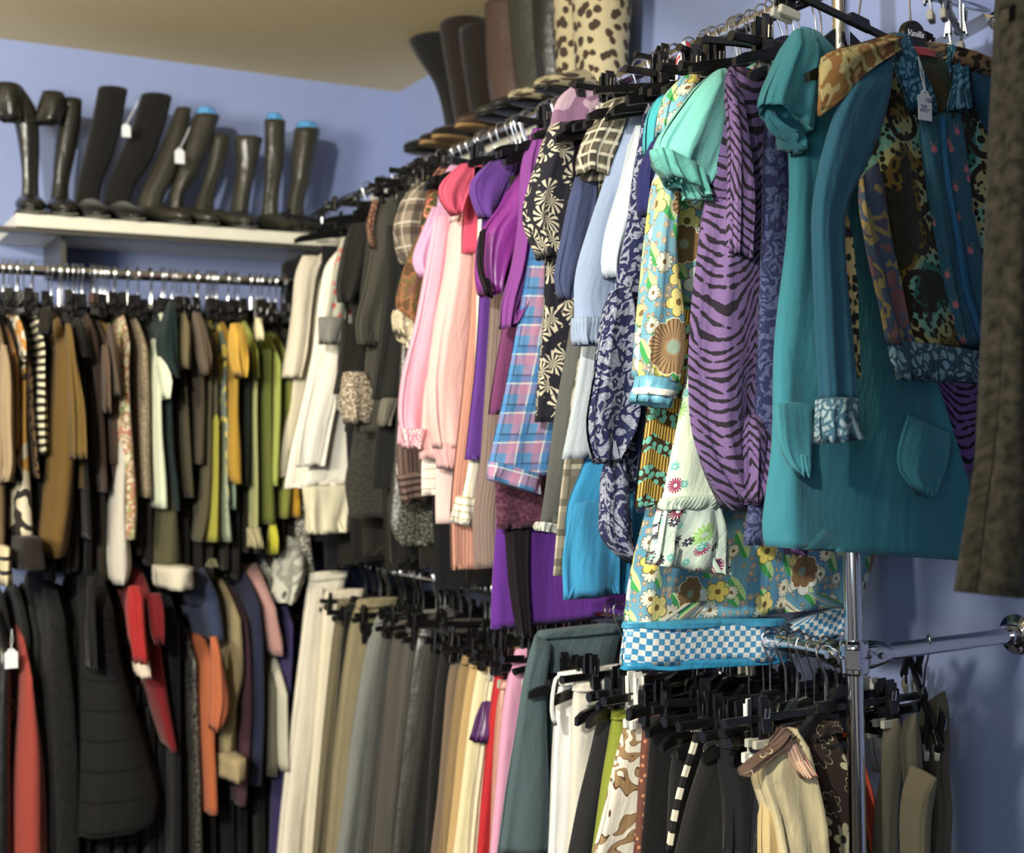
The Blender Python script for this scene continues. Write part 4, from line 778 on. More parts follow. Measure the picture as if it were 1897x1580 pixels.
G('L', 1.42, 'skirt', 'dark brown skirt printed with outlined cream daisies', 'skirt', [
  ('body', mat('petal_outline', (62, 46, 38), (206, 192, 152)), [(1445, 1348, 1545, 1352), (1462, 1390, 1558, 1385), (1490, 1440, 1580, 1440), (1508, 1500, 1598, 1500), (1520, 1580, 1612, 1580), (1545, 1750, 1660, 1750)], 0, dict(th=.02, fold=.01)),
  ('waistband', mat('petal_outline', (66, 50, 42), (206, 192, 152)), [(1340, 1444, 1550), (1362, 1448, 1556)], -.004, dict(th=.021))], yaw=0)
G('L', 1.385, 'skirt', 'cream embossed skirt lining hanging inside out with a pink striped hem tape', 'skirt', [
  ('body', mat('soft', (216, 198, 150)), [(1440, 1348, 1478, 1350), (1395, 1420, 1496, 1390), (1400, 1450, 1505, 1440), (1418, 1490, 1515, 1500), (1428, 1540, 1522, 1540), (1434, 1600, 1526, 1600), (1436, 1750, 1540, 1750)], 0, dict(fold=.016, nf=7, wave=.014, th=.022)),
  ('waistband', mat('petal_outline', (96, 74, 62), (214, 200, 160)), [(1374, 1422, 1380, 1440), (1400, 1402, 1410, 1418), (1430, 1375, 1438, 1392), (1448, 1345, 1458, 1366)], -.02, dict(th=.012)),
  ('hem_tape', mat('vstripe', (200, 120, 104), (226, 196, 160), .006, .35), [(1440, 1372, 1470, 1368), (1462, 1405, 1494, 1400), (1480, 1440, 1502, 1436)], -.024, dict(th=.01)),
  ('side_panel', mat('soft', (206, 178, 122)), [(1412, 1470, 1432, 1464), (1408, 1530, 1450, 1500), (1406, 1600, 1456, 1600), (1406, 1740, 1460, 1740)], .01, dict(th=.014))], hk=None)
hang('clip', (1.335, 1.39, ZL), .06, .03, 'black clip hanger carrying the brown daisy skirt and its cream lining')
# grey suede garments on the lower crossbar (their hanger points along the wall)
GS = mat('suede', (112, 106, 86)); GS2 = mat('suede', (92, 88, 72))
gx = 1.50
def gsu(label, parts, x, kind='trousers', cat='trousers'):
    r = root(kind, (x, PY, ZL), label, cat)
    for i, (nm, m, rows, dx, op) in enumerate(parts):
        d = dict(th=.014, fold=.004, wave=.006); d.update(op); cloth(nm, m, rows, ('x', x+dx), parent=r, seed=900+i, off=0, **d)
gsu('olive grey suede trousers clipped on the lower crossbar by the wall', [
  ('leg', GS, [(1636, 1346, 1668, 1332), (1640, 1420, 1672, 1400), (1628, 1480, 1662, 1480), (1622, 1580, 1660, 1580), (1620, 1750, 1662, 1750)], 0, {}),
  ('leg', GS, [(1672, 1336, 1700, 1320), (1676, 1420, 1704, 1420), (1684, 1480, 1706, 1480), (1690, 1600, 1710, 1600)], .01, {}),
  ('flap', GS, [(1684, 1418, 1738, 1441), (1674, 1470, 1728, 1478), (1671, 1520, 1722, 1520), (1674, 1580, 1722, 1580), (1676, 1750, 1724, 1750)], -.03, {})], 1.47)
gsu('dark grey-brown suede skirt hanging closest to the blue wall', [
  ('body', GS2, [(1704, 1312, 1750, 1280), (1708, 1380, 1756, 1370), (1712, 1430, 1750, 1430), (1712, 1500, 1762, 1500), (1712, 1580, 1756, 1580), (1712, 1750, 1758, 1750)], 0, dict(fold=.01))], 1.55, 'skirt', 'skirt')
_o = hang('clip', (1.52, PY, ZL), .95, -.5, 'black clip hanger tilted on the lower crossbar beside the wall')
_o.scale = (.6, 1, 1)
# black clips by the upper crossbar
hang('clip', (1.40, 1.20, ZU), .62, -.12, 'black clip hanger with empty clip raised right of the zip jacket collar')
# ================================================================== spare hangers packed on the right rails
rs = random.Random(11)
def spare(rail, y0, y1, n, grp, lab, kinds=('clip', 'shape', 'simple')):
    z = ZU if rail == 'U' else ZL
    for i in range(n):
        y = y0+(y1-y0)*(i+rs.uniform(.1, .9))/n
        hang(rs.choice(kinds), (RX+rs.uniform(-.012, .012), y, z), rs.uniform(-.28, .28), rs.uniform(-.12, .12), lab, grp).scale = (rs.uniform(.7, 1), 1, rs.uniform(.6, 1.1) if rail == 'U' else rs.uniform(.75, 1.25))
spare('U', 1.40, 1.72, 10, 'hangers crowding the near part of the upper rail', 'black plastic hanger crowding the near part of the upper rail', ('shape', 'shape', 'clip'))
spare('U', 2.25, 3.4, 13, 'hangers crowding the far part of the upper rail', 'black plastic hanger crowding the far part of the upper rail', ('simple', 'simple', 'clip'))
spare('L', 1.40, 2.0, 17, 'shiny black hangers under the flower dress', 'shiny black plastic hanger on the lower rail under the flower dress', ('clip', 'shape', 'shape'))
spare('L', 2.05, 3.3, 40, 'dark hangers in the far part of the lower rail', 'dark clip hanger in the far part of the lower rail', ('clip', 'simple'))
for i, (px, y, nm) in enumerate(((1265, 1.72, 'leftmost of the two'), (1382, 1.44, 'nearer of the two'))):
    o = hang('white', (1.35+i*.01, y, ZL), .1, 0, 'hanger with white plastic clips among the black ones, '+nm+' white-clipped ones')
# dark garments behind the first layer, seen between the others
DK = [(40, 38, 36), (54, 50, 44), (34, 34, 40), (60, 54, 48), (46, 40, 44)]
for i in range(24):
    y = 2.02+i*.058; zz = ZL+.07*rs.random()+.01 if i % 3 else ZU-.7; xo = 1.19+.03*rs.random()
    s0 = cloth('blouse', mat('soft', DK[i % 5]), [px_of((xo+.02, y, ZU-.16)), px_of((xo+.01, y, ZU-.35)), px_of((xo, y, ZU-.6)), px_of((xo+.01, y, zz))], ('y', y), th=.012, seed=300+i, mirror=RX)
    tagp(s0, 'dark top pressed flat between the brighter clothes of the far upper rail', 'top', 'dark tops pressed between brighter clothes on the upper rail')
    s0.data.transform(Matrix.Translation((-RX, -y, -ZU))); s0.location = (RX, y, ZU)
for i in range(22):
    y = 2.0+i*.068; x0 = 1.37+.03*rs.random()
    s0 = cloth('trousers', mat('soft', DK[i % 5]), [px_of((x0, y, ZL-.12)), px_of((x0, y, ZL-.4)), px_of((x0, y, ZL-.9))], ('y', y), th=.012, seed=400+i, mirror=RX, wd=.2)
    tagp(s0, 'dark trousers on the wall side of the far lower rail', 'trousers', 'dark trousers on the wall side of the lower rail')
    s0.data.transform(Matrix.Translation((-RX, -y, -ZL))); s0.location = (RX, y, ZL)
# ================================================================== back wall, upper rail
NY = 3.05
def B(kind, label, cat, parts, y=NY, **k): return G('B', y, kind, label, cat, parts, **k)
S_ = lambda c: mat('soft', tuple(int(x*.84) for x in c) if sum(c) < 560 else c)
rs2 = random.Random(3)
# dark layer pushed a little further back
DKB = [(52, 40, 32), (64, 52, 42), (40, 34, 32), (74, 58, 42), (46, 46, 38), (58, 44, 44)]
for i in range(26):
    px = -12+i*22.5+rs2.uniform(-4, 4); w = rs2.uniform(8, 12); hm = rs2.uniform(1020, 1085); tp = 556+i*.9
    G('B', NY+.05, 'blouse', 'dark brown top packed between the brighter clothes on the back rail', 'top',
      [('body', S_(DKB[i % 6]), [(tp, px-3, px+3), (tp+35, px-w*.7, px+w*.7), (tp+150, px-w, px+w), (tp+300, px-w*1.1, px+w), (hm, px-w, px+w*1.1)])], group='dark tops packed on the back wall rail', hlabel='dark top packed on the back rail', hk=None)
B('blouse', 'brown tweed short-sleeved top at the far left of the back rail', 'top', [('body', mat('tweed', (96, 78, 54), (140, 120, 88)), [(556, -6, 8), (590, -16, 12), (630, -18, 16), (650, -14, 12)])])
B('cardigan', 'beige cable-knit cardigan with ribbed body, second from the left edge', 'cardigan', [
  ('body', mat('knit', (156, 132, 96)), [(566, 2, 14), (620, -2, 14), (690, -6, 18), (760, -14, 22), (840, -20, 26), (896, -22, 22)]),
  ('sleeve', mat('knit', (166, 142, 106)), [(640, 2, 14), (690, 2, 22), (720, 2, 24), (800, 4, 22), (880, 10, 27), (892, 4, 20)], -.02)], y=NY-.01)
B('blouse', 'camel skirt-like long top ending with a black and cream striped border', 'top', [
  ('body', S_((140, 114, 74)), [(562, 0, 12), (700, -8, 16), (880, -12, 18), (1012, -14, 18)]),
  ('striped_border', mat('hstripe', (40, 36, 36), (206, 192, 150), .03, .3), [(1010, -12, 14), (1078, -14, 18)], .0, dict(th=.1))])
B('jacket', 'tan suede-coloured sleeve garment beside the beige cardigan', 'jacket', [('body', S_((172, 122, 62)), [(585, 24, 30), (640, 22, 36), (700, 21, 43), (780, 20, 45), (833, 20, 41)])])
B('blouse', 'white, orange and black blouse with narrow collar', 'blouse', [('body', mat('blotch', ((214, 206, 186), (206, 140, 60), (214, 206, 186), (40, 36, 32)), 16), [(556, 34, 48), (600, 42, 57), (640, 42, 54), (670, 44, 50)])], y=NY-.02)
B('dress', 'abstract dress in cream, orange and black with a wide dark brown hem', 'dress', [
  ('body', mat('blotch', ((206, 196, 166), (44, 40, 38), (206, 196, 166), (196, 140, 56), (60, 50, 46)), 9), [(600, 40, 52), (700, 42, 54), (820, 38, 56), (900, 28, 64), (960, 24, 68), (996, 26, 72)]),
  ('hem_band', S_((60, 50, 46)), [(994, 24, 72), (1030, 22, 80), (1050, 20, 85)], -.004, dict(th=.1))])
B('scarf', 'brown leopard-print fringed scarf left of the striped shirt', 'scarf', [('body', mat('leopard', (110, 84, 52), (80, 60, 40), (34, 28, 22), 60), [(615, 54, 64), (680, 50, 68), (760, 52, 70), (840, 60, 76), (886, 66, 79)])], y=NY-.01)
B('shirt', 'black and cream striped shirt with dark ruffled shoulder', 'shirt', [
  ('body', mat('hstripe', (40, 36, 30), (216, 208, 176), .0185, .5), [(563, 78, 90), (600, 78, 92), (640, 78, 88), (700, 74, 92), (780, 70, 94), (842, 76, 94)]),
  ('ruffle', mat('soft', (50, 42, 34)), [(572, 74, 96), (600, 72, 98), (620, 76, 94)], -.02)], y=NY-.02)
B('coat', 'long mustard brown coat with full skirt on the back rail', 'coat', [
  ('body', S_((124, 92, 36)), [(566, 121, 129), (600, 112, 132), (660, 105, 142), (720, 100, 152), (800, 96, 157), (880, 92, 152), (960, 88, 146), (1005, 76, 140), (1034, 84, 130)], 0, dict(nf=6)),
  ('sleeve', S_((132, 100, 42)), [(600, 120, 132), (680, 124, 142), (760, 128, 158), (850, 130, 160)], -.03)], y=NY-.03)
B('jacket', 'mustard jacket with a flared cuff beside the long mustard coat', 'jacket', [('body', S_((124, 96, 40)), [(640, 146, 158), (760, 150, 162), (820, 150, 168), (905, 144, 180)])])
B('T-shirt', 'black short-sleeved T-shirt leaning over the mustard coat', 'T-shirt', [
  ('body', S_((38, 34, 32)), [(556, 130, 142), (640, 140, 160), (760, 150, 166), (900, 152, 172), (1000, 160, 178)]),
  ('sleeve', S_((52, 44, 40)), [(590, 134, 150), (630, 138, 160), (664, 143, 168)], -.02)], y=NY-.01)
B('cardigan', 'chocolate brown cardigan with pink-brown collar', 'cardigan', [
  ('body', S_((82, 62, 50)), [(545, 164, 177), (580, 162, 186), (640, 168, 192), (760, 176, 202), (912, 188, 204)]),
  ('collar', S_((96, 66, 60)), [(543, 164, 178), (562, 164, 178)], -.02)], y=NY-.01)
B('jacket', 'taupe brown coat whose sleeve ends in the middle of the brown section', 'jacket', [
  ('body', S_((98, 78, 62)), [(575, 194, 204), (640, 194, 212), (735, 205, 222), (860, 208, 226)]),
  ('sleeve', S_((104, 84, 66)), [(600, 198, 206), (660, 204, 216), (735, 210, 226)], -.03),
  ('lower_sleeve', S_((112, 90, 70)), [(640, 188, 200), (766, 189, 204)], -.02)], y=NY-.01)
B('dress', 'dark wine-brown pleated dress hanging left of the pale flower print', 'dress', [('body', mat('knit', (72, 48, 46)), [(640, 206, 216), (780, 206, 222), (860, 208, 230), (920, 214, 238), (940, 215, 234)], 0, dict(nf=7))])
B('top', 'thin mustard yellow strap top among dark brown clothes', 'top', [('body', S_((196, 146, 50)), [(580, 213, 221), (620, 212, 222), (645, 215, 221)])], y=NY-.01)
B('dress', 'long wavy dress printed with small pastel flowers on cream', 'dress', [
  ('body', mat('paisley', ((196, 176, 140), (150, 120, 90), (206, 190, 160), (180, 110, 90), (150, 150, 90), (206, 196, 170))), [(558, 242, 254), (600, 236, 250), (650, 228, 246), (700, 224, 246), (760, 220, 250), (812, 216, 256), (860, 228, 256), (920, 234, 260), (960, 228, 262), (1000, 232, 256)], 0, dict(nf=6))], y=NY-.03)
B('skirt', 'pale grey cotton skirt hem below the pastel flower dress', 'skirt', [('body', S_((196, 190, 178)), [(700, 226, 244), (940, 214, 242), (1000, 210, 248), (1040, 207, 255), (1066, 211, 254), (1084, 217, 240)])], y=NY-.02)
B('cardigan', 'taupe speckled knit cardigan with two vertical folds', 'cardigan', [('body', mat('tweed', (126, 108, 86), (156, 140, 114)), [(564, 263, 274), (600, 261, 278), (700, 258, 284), (820, 260, 286), (922, 262, 289)], 0, dict(nf=7))], y=NY-.01)
B('top', 'dark teal top with wide raglan sleeve', 'top', [
  ('body', S_((44, 74, 76)), [(552, 310, 322), (600, 300, 326), (650, 290, 328), (720, 302, 331), (820, 306, 331), (900, 316, 340), (946, 322, 342)]),
  ('sleeve', S_((46, 78, 78)), [(558, 312, 322), (600, 298, 326), (640, 286, 328), (662, 290, 328), (690, 306, 330), (702, 318, 331)], -.03)], y=NY-.02)
B('blouse', 'pale mint long blouse peeking in front of the dark teal top', 'blouse', [
  ('body', S_((206, 214, 186)), [(549, 312, 326), (600, 310, 318), (660, 288, 300), (720, 286, 304), (800, 285, 308), (880, 288, 318), (942, 289, 322)]),
  ('lapel', S_((214, 222, 194)), [(662, 290, 299), (685, 290, 316), (700, 294, 331), (716, 300, 316), (740, 302, 310)], -.03)], y=NY-.03)
B('skirt', 'olive green skirt with a broad white hem band below the mint blouse', 'skirt', [
  ('body', S_((98, 94, 62)), [(700, 300, 325), (940, 304, 340), (980, 294, 346), (1020, 289, 350), (1050, 286, 352)], 0, dict(nf=6)),
  ('hem_band', S_((206, 200, 178)), [(1048, 286, 352), (1066, 287, 352), (1087, 290, 351)], -.004, dict(th=.1))])
B('T-shirt', 'khaki short-sleeved T-shirt right of the dark teal top', 'T-shirt', [
  ('body', S_((84, 76, 54)), [(572, 334, 346), (700, 336, 352), (860, 344, 364), (922, 348, 368)]),
  ('sleeve', S_((132, 118, 82)), [(582, 334, 346), (620, 333, 351), (684, 333, 352)], -.03)], y=NY-.01)
B('jacket', 'brown-grey jacket with a wide slanted sleeve hem', 'jacket', [
  ('body', S_((92, 78, 60)), [(568, 356, 374), (660, 362, 386), (760, 368, 386), (860, 366, 382)]),
  ('sleeve', S_((124, 104, 84)), [(580, 356, 372), (630, 360, 383), (672, 370, 396), (696, 374, 382)], -.03)], y=NY-.02)
B('coat', 'long olive grey coat with a pointed hem', 'coat', [('body', S_((102, 94, 66)), [(558, 378, 392), (640, 386, 402), (760, 378, 402), (880, 376, 404), (960, 366, 404), (1004, 364, 386)], 0, dict(nf=5))])
B('dress', 'narrow grey-green dress beside the patterned yellow scarf', 'dress', [('body', S_((92, 90, 66)), [(570, 396, 408), (700, 396, 410), (820, 394, 412), (884, 388, 410)])])
B('scarf', 'yellow and grey-blue patterned scarf left of the mustard sweater', 'scarf', [('body', mat('blotch', ((190, 176, 90), (110, 120, 110), (214, 190, 80), (80, 84, 70)), 12), [(566, 418, 430), (620, 410, 428), (700, 408, 426), (780, 412, 426), (880, 416, 424), (930, 420, 430)])])
B('skirt', 'lime yellow flared skirt hem next to the sparkling green one', 'skirt', [('body', S_((186, 180, 60)), [(700, 398, 410), (890, 395, 414), (950, 392, 416), (1004, 388, 417)])], y=NY-.01)
B('skirt', 'sparkling grey-green skirt hem under the mustard sweater', 'skirt', [('body', mat('sequin', (120, 130, 104), (160, 170, 140)), [(700, 416, 428), (920, 412, 432), (1004, 414, 442)])])
B('sweater', 'bright mustard yellow sweater with a bulging folded sleeve', 'sweater', [
  ('body', S_((214, 162, 48)), [(574, 432, 442), (610, 426, 446), (660, 422, 448), (700, 432, 452), (760, 430, 450), (830, 425, 459), (880, 425, 461), (896, 434, 459)]),
  ('sleeve', mat('knit', (220, 168, 52)), [(600, 426, 450), (640, 422, 457), (662, 424, 458), (690, 434, 458), (700, 438, 452)], -.03)], y=NY-.03)
B('jacket', 'dark bottle green jacket right of the mustard sweater', 'jacket', [('body', S_((52, 66, 52)), [(576, 452, 464), (640, 456, 470), (760, 456, 470), (900, 452, 470)])])
B('top', 'pale turquoise cotton end hanging under the mustard sweater', 'top', [('body', S_((150, 182, 156)), [(700, 430, 440), (890, 430, 442), (944, 432, 440)])])
B('blouse', 'lime blouse with cream white inner sleeve', 'blouse', [
  ('body', S_((186, 196, 80)), [(572, 468, 484), (610, 465, 486), (680, 470, 488), (700, 476, 486)]),
  ('inner_sleeve', S_((226, 216, 170)), [(590, 472, 486), (632, 473, 486)], -.03)], y=NY-.02)
B('trousers', 'pale lime narrow trousers with a light turned-up hem', 'trousers', [
  ('body', S_((196, 196, 126)), [(600, 474, 482), (760, 470, 482), (900, 472, 484), (1000, 470, 484), (1014, 470, 482)]),
  ('turn_up', S_((206, 196, 146)), [(978, 455, 484), (1016, 462, 483)], -.01)])
B('coat', 'olive green long coat with bright yellow lining tail', 'coat', [
  ('body', S_((118, 128, 44)), [(576, 500, 511), (620, 492, 512), (720, 490, 510), (840, 492, 512), (972, 492, 518)]),
  ('lining_tail', S_((226, 222, 50)), [(968, 498, 513), (1026, 497, 513)], .02)], y=NY-.01)
B('dress', 'bright lime green dress at the corner end of the back rail', 'dress', [('body', S_((192, 206, 90)), [(596, 515, 527), (640, 512, 529), (760, 508, 530), (880, 506, 524), (900, 508, 522)])], y=NY-.02)
B('top', 'moss green top at the very corner of the back rail', 'top', [('body', S_((150, 156, 60)), [(600, 530, 545), (760, 528, 552), (900, 522, 556), (960, 520, 548)])])
B('skirt', 'small orange-yellow skirt deep in the corner', 'skirt', [('body', S_((222, 160, 30)), [(620, 548, 556), (820, 545, 560), (958, 542, 562)])])
B('dress', 'black and white dotted dress low in the dark corner', 'dress', [('body', mat('tweed', (60, 60, 54), (190, 186, 170)), [(640, 556, 566), (960, 548, 582), (1020, 540, 592), (1070, 545, 600)])], y=NY+.02)
for i in range(26):
    px = 4+i*21+rs2.uniform(-6, 6); x = float(un(px, 511, 'y', BY)[0])
    hang('simple', (x, BY, ZB), PI/2+rs2.uniform(-.25, .25), rs2.uniform(-.05, .05), 'black clip hanger with chrome hook on the crowded upper back rail', 'spare hangers on the upper back rail')
# ================================================================== back wall, lower rail
def Cc(kind, label, cat, parts, y=NY, **k): k.setdefault('hk', 'simple'); return G('C', y, kind, label, cat, parts, **k)
for i in range(20):
    px = -10+i*29+rs2.uniform(-5, 5); w = rs2.uniform(12, 16)
    G('C', NY+.06, 'dress', 'black garment in the dark row of the lower back rail', 'dress',
      [('body', mat('soft', ((20, 20, 20), (16, 16, 18), (26, 24, 22))[i % 3]), [(1096, px-3, px+3), (1125, px-w*.7, px+w*.7), (1300, px-w, px+w), (1500, px-w*1.1, px+w*1.1), (1680, px-w*1.2, px+w*1.2)])], group='black clothes on the lower back rail', hk=None)
Cc('blouse', 'coral red pleated blouse hanging low at the left edge', 'blouse', [('body', S_((196, 74, 64)), [(1172, 48, 62), (1250, 44, 66), (1330, 40, 80), (1400, 34, 92), (1480, 30, 97), (1600, 28, 99), (1690, 28, 100)], 0, dict(nf=7))], y=NY-.02)
Cc('dress', 'black ruffled blouse right of the coral one', 'blouse', [('body', mat('fuzzy', (34, 34, 33), (20, 20, 20)), [(1066, 86, 122), (1150, 82, 132), (1300, 78, 152), (1450, 88, 160), (1690, 90, 160)], 0, dict(nf=9, fold=.02))])
Cc('dress', 'large black tiered ruffle dress in the centre of the dark row', 'dress', [
  ('body', mat('tiers', (34, 34, 33)), [(1050, 168, 212), (1130, 162, 226), (1240, 160, 244), (1340, 156, 276), (1430, 146, 306), (1500, 134, 326), (1548, 132, 312)], 0, dict(nf=11, fold=.012)),
  ('sleeve', S_((40, 40, 38)), [(1070, 160, 176), (1150, 158, 176), (1240, 162, 178)], -.02)], y=NY-.04)
Cc('top', 'black glossy top at the left edge carrying a small white tag', 'top', [('body', mat('satin', (22, 22, 24)), [(1130, -8, 22), (1200, -14, 32), (1400, -18, 30), (1690, -18, 34)], 0, dict(nf=7))])
Cc('cardigan', 'red hooded cardigan with white-edged sleeves', 'cardigan', [
  ('body', S_((150, 26, 34)), [(1056, 262, 292), (1110, 246, 304), (1170, 254, 310), (1230, 274, 313), (1300, 288, 322), (1360, 306, 332), (1394, 318, 337)]),
  ('sleeve', S_((206, 40, 44)), [(1086, 236, 262), (1130, 230, 266), (1180, 238, 270), (1226, 246, 274)], -.04, dict(th=.04)),
  ('cuff', S_((220, 200, 180)), [(1224, 246, 275), (1240, 248, 278), (1252, 254, 276)], -.042, dict(th=.04)),
  ('hood', S_((136, 22, 30)), [(1100, 268, 300), (1160, 272, 306), (1190, 280, 300)], -.03, dict(th=.04, fold=.012))], y=NY-.04)
Cc('jeans', 'very dark navy jeans between the red cardigan and the black pole', 'jeans', [('body', S_((26, 32, 44)), [(1088, 306, 342), (1200, 308, 346), (1400, 318, 346), (1690, 316, 350)])])
Cc('scarf', 'black sequinned scarf hanging beside the orange top', 'scarf', [('body', mat('sequin', (24, 24, 24), (120, 116, 104)), [(1150, 352, 368), (1300, 350, 376), (1450, 356, 378), (1600, 358, 382), (1690, 356, 380)])])
Cc('jacket', 'slate blue short-sleeved jacket above the orange top', 'jacket', [
  ('body', S_((64, 74, 112)), [(1026, 378, 394), (1060, 377, 404), (1110, 375, 418), (1160, 375, 431), (1188, 386, 428)]),
  ('collar', S_((120, 118, 84)), [(1036, 384, 402), (1050, 382, 404)], -.02)], y=NY-.02)
Cc('T-shirt', 'orange cotton T-shirt with folded sleeve under the slate jacket', 'T-shirt', [
  ('body', S_((222, 112, 64)), [(1160, 382, 400), (1220, 378, 408), (1300, 374, 412), (1380, 377, 406), (1450, 380, 412), (1510, 382, 413)]),
  ('sleeve', S_((230, 120, 72)), [(1180, 388, 404), (1250, 392, 414), (1310, 392, 423), (1330, 390, 418), (1352, 392, 402)], -.03)], y=NY-.03)
Cc('cardigan', 'beige cardigan with ribbed hem right of the orange T-shirt', 'cardigan', [
  ('body', S_((176, 156, 112)), [(1072, 430, 444), (1130, 430, 455), (1200, 428, 464), (1262, 420, 470), (1300, 412, 452), (1400, 406, 448)]),
  ('ribbed_hem', mat('knit', (176, 156, 112)), [(1396, 404, 448), (1438, 407, 447)], -.004, dict(th=.08))], y=NY-.02)
Cc('sweater', 'dusky plum sweater hanging behind the beige cardigan', 'sweater', [('body', S_((96, 58, 72)), [(1080, 440, 458), (1200, 446, 474), (1320, 444, 478), (1440, 434, 474), (1494, 436, 464)])], y=NY)
Cc('jacket', 'navy blue jacket between plum sweater and pink blouse', 'jacket', [('body', S_((46, 50, 84)), [(1046, 460, 478), (1100, 462, 490), (1200, 470, 500), (1320, 472, 503), (1456, 466, 498)])], y=NY-.01)
Cc('blouse', 'pale pink blouse with split neck on the lower back rail', 'blouse', [('body', S_((222, 164, 160)), [(1054, 480, 522), (1090, 486, 518), (1150, 498, 526), (1200, 506, 540), (1216, 512, 534)])], y=NY-.02)
Cc('trousers', 'pale grey-cream trousers folded over a hanger beside the white ones', 'trousers', [('body', S_((198, 194, 172)), [(1210, 522, 545), (1280, 520, 540), (1360, 522, 542), (1430, 526, 543)])], y=NY-.03)
Cc('scarf', 'grey chiffon scarf with fringe hanging beside the navy jacket', 'scarf', [('body', S_((110, 106, 90)), [(1200, 504, 522), (1300, 500, 522), (1440, 500, 524)])])
Cc('dress', 'violet blue ruffled dress in the corner behind the white trousers', 'dress', [('body', S_((66, 56, 118)), [(1085, 532, 552), (1200, 534, 550), (1350, 526, 542), (1500, 518, 542), (1690, 514, 545)], 0, dict(nf=8, fold=.02))])
Cc('blouse', 'pale grey flower-print blouse crumpled in the corner', 'blouse', [('body', mat('blotch', ((180, 180, 166), (150, 150, 140), (200, 200, 186), (90, 90, 84)), 12), [(985, 552, 600), (1040, 540, 590), (1090, 528, 570), (1120, 532, 550)], 0, dict(fold=.02, nf=7))], y=NY-.04)
for i in range(16):
    px = 8+i*31+rs2.uniform(-8, 8); x = float(un(px, 1080, 'y', BY)[0])
    hang('simple', (x, BY, ZC), PI/2+rs2.uniform(-.25, .25), rs2.uniform(-.05, .05), 'black hanger in the shadow of the lower back rail', 'spare hangers on the lower back rail')
# ================================================================== boots
def boot(label, ax, pv, rows, base, m, direction, size=1.0, flap=None, tissue=None, sole=None, heel=True, zs=SZ):
    """rows: shaft outline; base = (px at the ankle)"""
    last = rows[-1]; pt = un((last[1]+last[2])/2, last[0], ax, pv); loc = (float(pt[0]), float(pt[1]), zs)
    r = root('boot', loc, label, 'boot', None)
    rw = list(rows)
    cloth('shaft', m, rw, (ax, pv), th=.9, parent=r, seed=int(rows[0][1]), fold=.004, nf=3, wave=.002, circ=True, cols=28, e=1)
    d = np.array([direction[0], direction[1], 0.0]); d /= np.linalg.norm(d); pr = np.array([-d[1], d[0], 0]); z = np.array([0, 0, 1.0]); k = size
    zt = float(pt[2])-zs; H = max(.055, zt+.02)
    c0 = np.array([loc[0], loc[1], zs])
    prof = [(-.045, .018, .03, H*.9), (-.04, .028, .022, H*1.0), (-.01, .034, .018, H*1.05), (.03, .034, .012, H*.95), (.07, .035, .009, .062), (.11, .037, .008, .046), (.15, .033, .008, .036), (.175, .02, .009, .026), (.182, .006, .011, .02)]
    secs = [(c0+d*s*k+z*((lo+hi)/2), pr*w*k, z*(hi-lo)/2) for (s, w, lo, hi) in prof]
    loft('foot', m, secs, r)
    sm = sole or mat('leather', (26, 24, 22))
    loft('sole', sm, [(c0+d*s*k+z*.006, pr*w*k*1.04, z*.005) for (s, w, lo, hi) in prof[1:]], r)
    loft('heel', sm, [(c0+d*(-.022)*k+z*h, pr*.022*k, d*.02*k) for h in (.001, .012, .024)], r, 16)
    if flap: cloth('folded_cuff', m, flap, (ax, pv-.03), th=.9, parent=r, seed=3, fold=.006, circ=True, cols=28)
    if tissue:
        t = rows[0]; px0, px1 = t[1]+3, t[2]-3
        cloth('tissue_stuffing', tissue, [(t[0]-13, px0+4, px1-6), (t[0]-5, px0, px1), (t[0]+8, px0, px1)], (ax, pv), th=.8, parent=r, seed=5, fold=.008, nf=7, circ=True, cols=28)
    return r
LB1 = mat('leather', (38, 36, 30)); SU = mat('suede', (36, 34, 30)); LB2 = mat('leather', (56, 54, 44)); TISSUE = mat(P, (80, 160, 225))
YB = 3.44
def bt(*a, **k): return boot(a[0], 'y', YB, a[1], None, *a[2:], **k)
bt('tall black leather boot with slumped top, leftmost on the wall shelf', [(158, 0, 40), (200, 18, 70), (240, 30, 72), (300, 38, 72), (345, 41, 70), (378, 38, 72)], LB1, (-.15, -1), flap=[(156, -6, 36), (195, -14, 40), (225, 0, 40)])
bt('tall black leather boot with slumped top, second on the wall shelf', [(184, 112, 152), (230, 108, 150), (290, 100, 138), (345, 96, 126), (385, 90, 128)], LB1, (-.1, -1), flap=[(172, 78, 118), (200, 68, 124), (230, 66, 108)])
bt('black suede boot with straight shaft, third on the wall shelf', [(165, 182, 236), (220, 172, 226), (290, 156, 208), (350, 144, 184), (388, 138, 184)], SU, (-.05, -1))
bt('black suede boot with white tag on its zip, fourth on the wall shelf', [(178, 262, 318), (230, 248, 306), (300, 218, 280), (350, 200, 245), (392, 190, 240)], SU, (.05, -1))
bt('black leather riding boot, fifth on the wall shelf', [(201, 326, 354), (250, 308, 346), (320, 280, 328), (365, 258, 302), (396, 252, 300)], LB2, (.3, -1))
bt('black leather riding boot stuffed with blue tissue, sixth on the wall shelf', [(214, 360, 406), (260, 346, 392), (320, 326, 368), (365, 314, 338), (398, 314, 340)], LB2, (.3, -1), tissue=TISSUE)
bt('short black boot with creased ankle, seventh on the wall shelf', [(252, 392, 426), (300, 386, 418), (345, 374, 398), (380, 360, 394), (402, 354, 396)], LB2, (.5, -1))
bt('short black boot with wavy top edge, eighth on the wall shelf', [(256, 434, 486), (300, 440, 476), (340, 436, 468), (380, 430, 460), (408, 424, 458)], LB2, (-.2, -1))
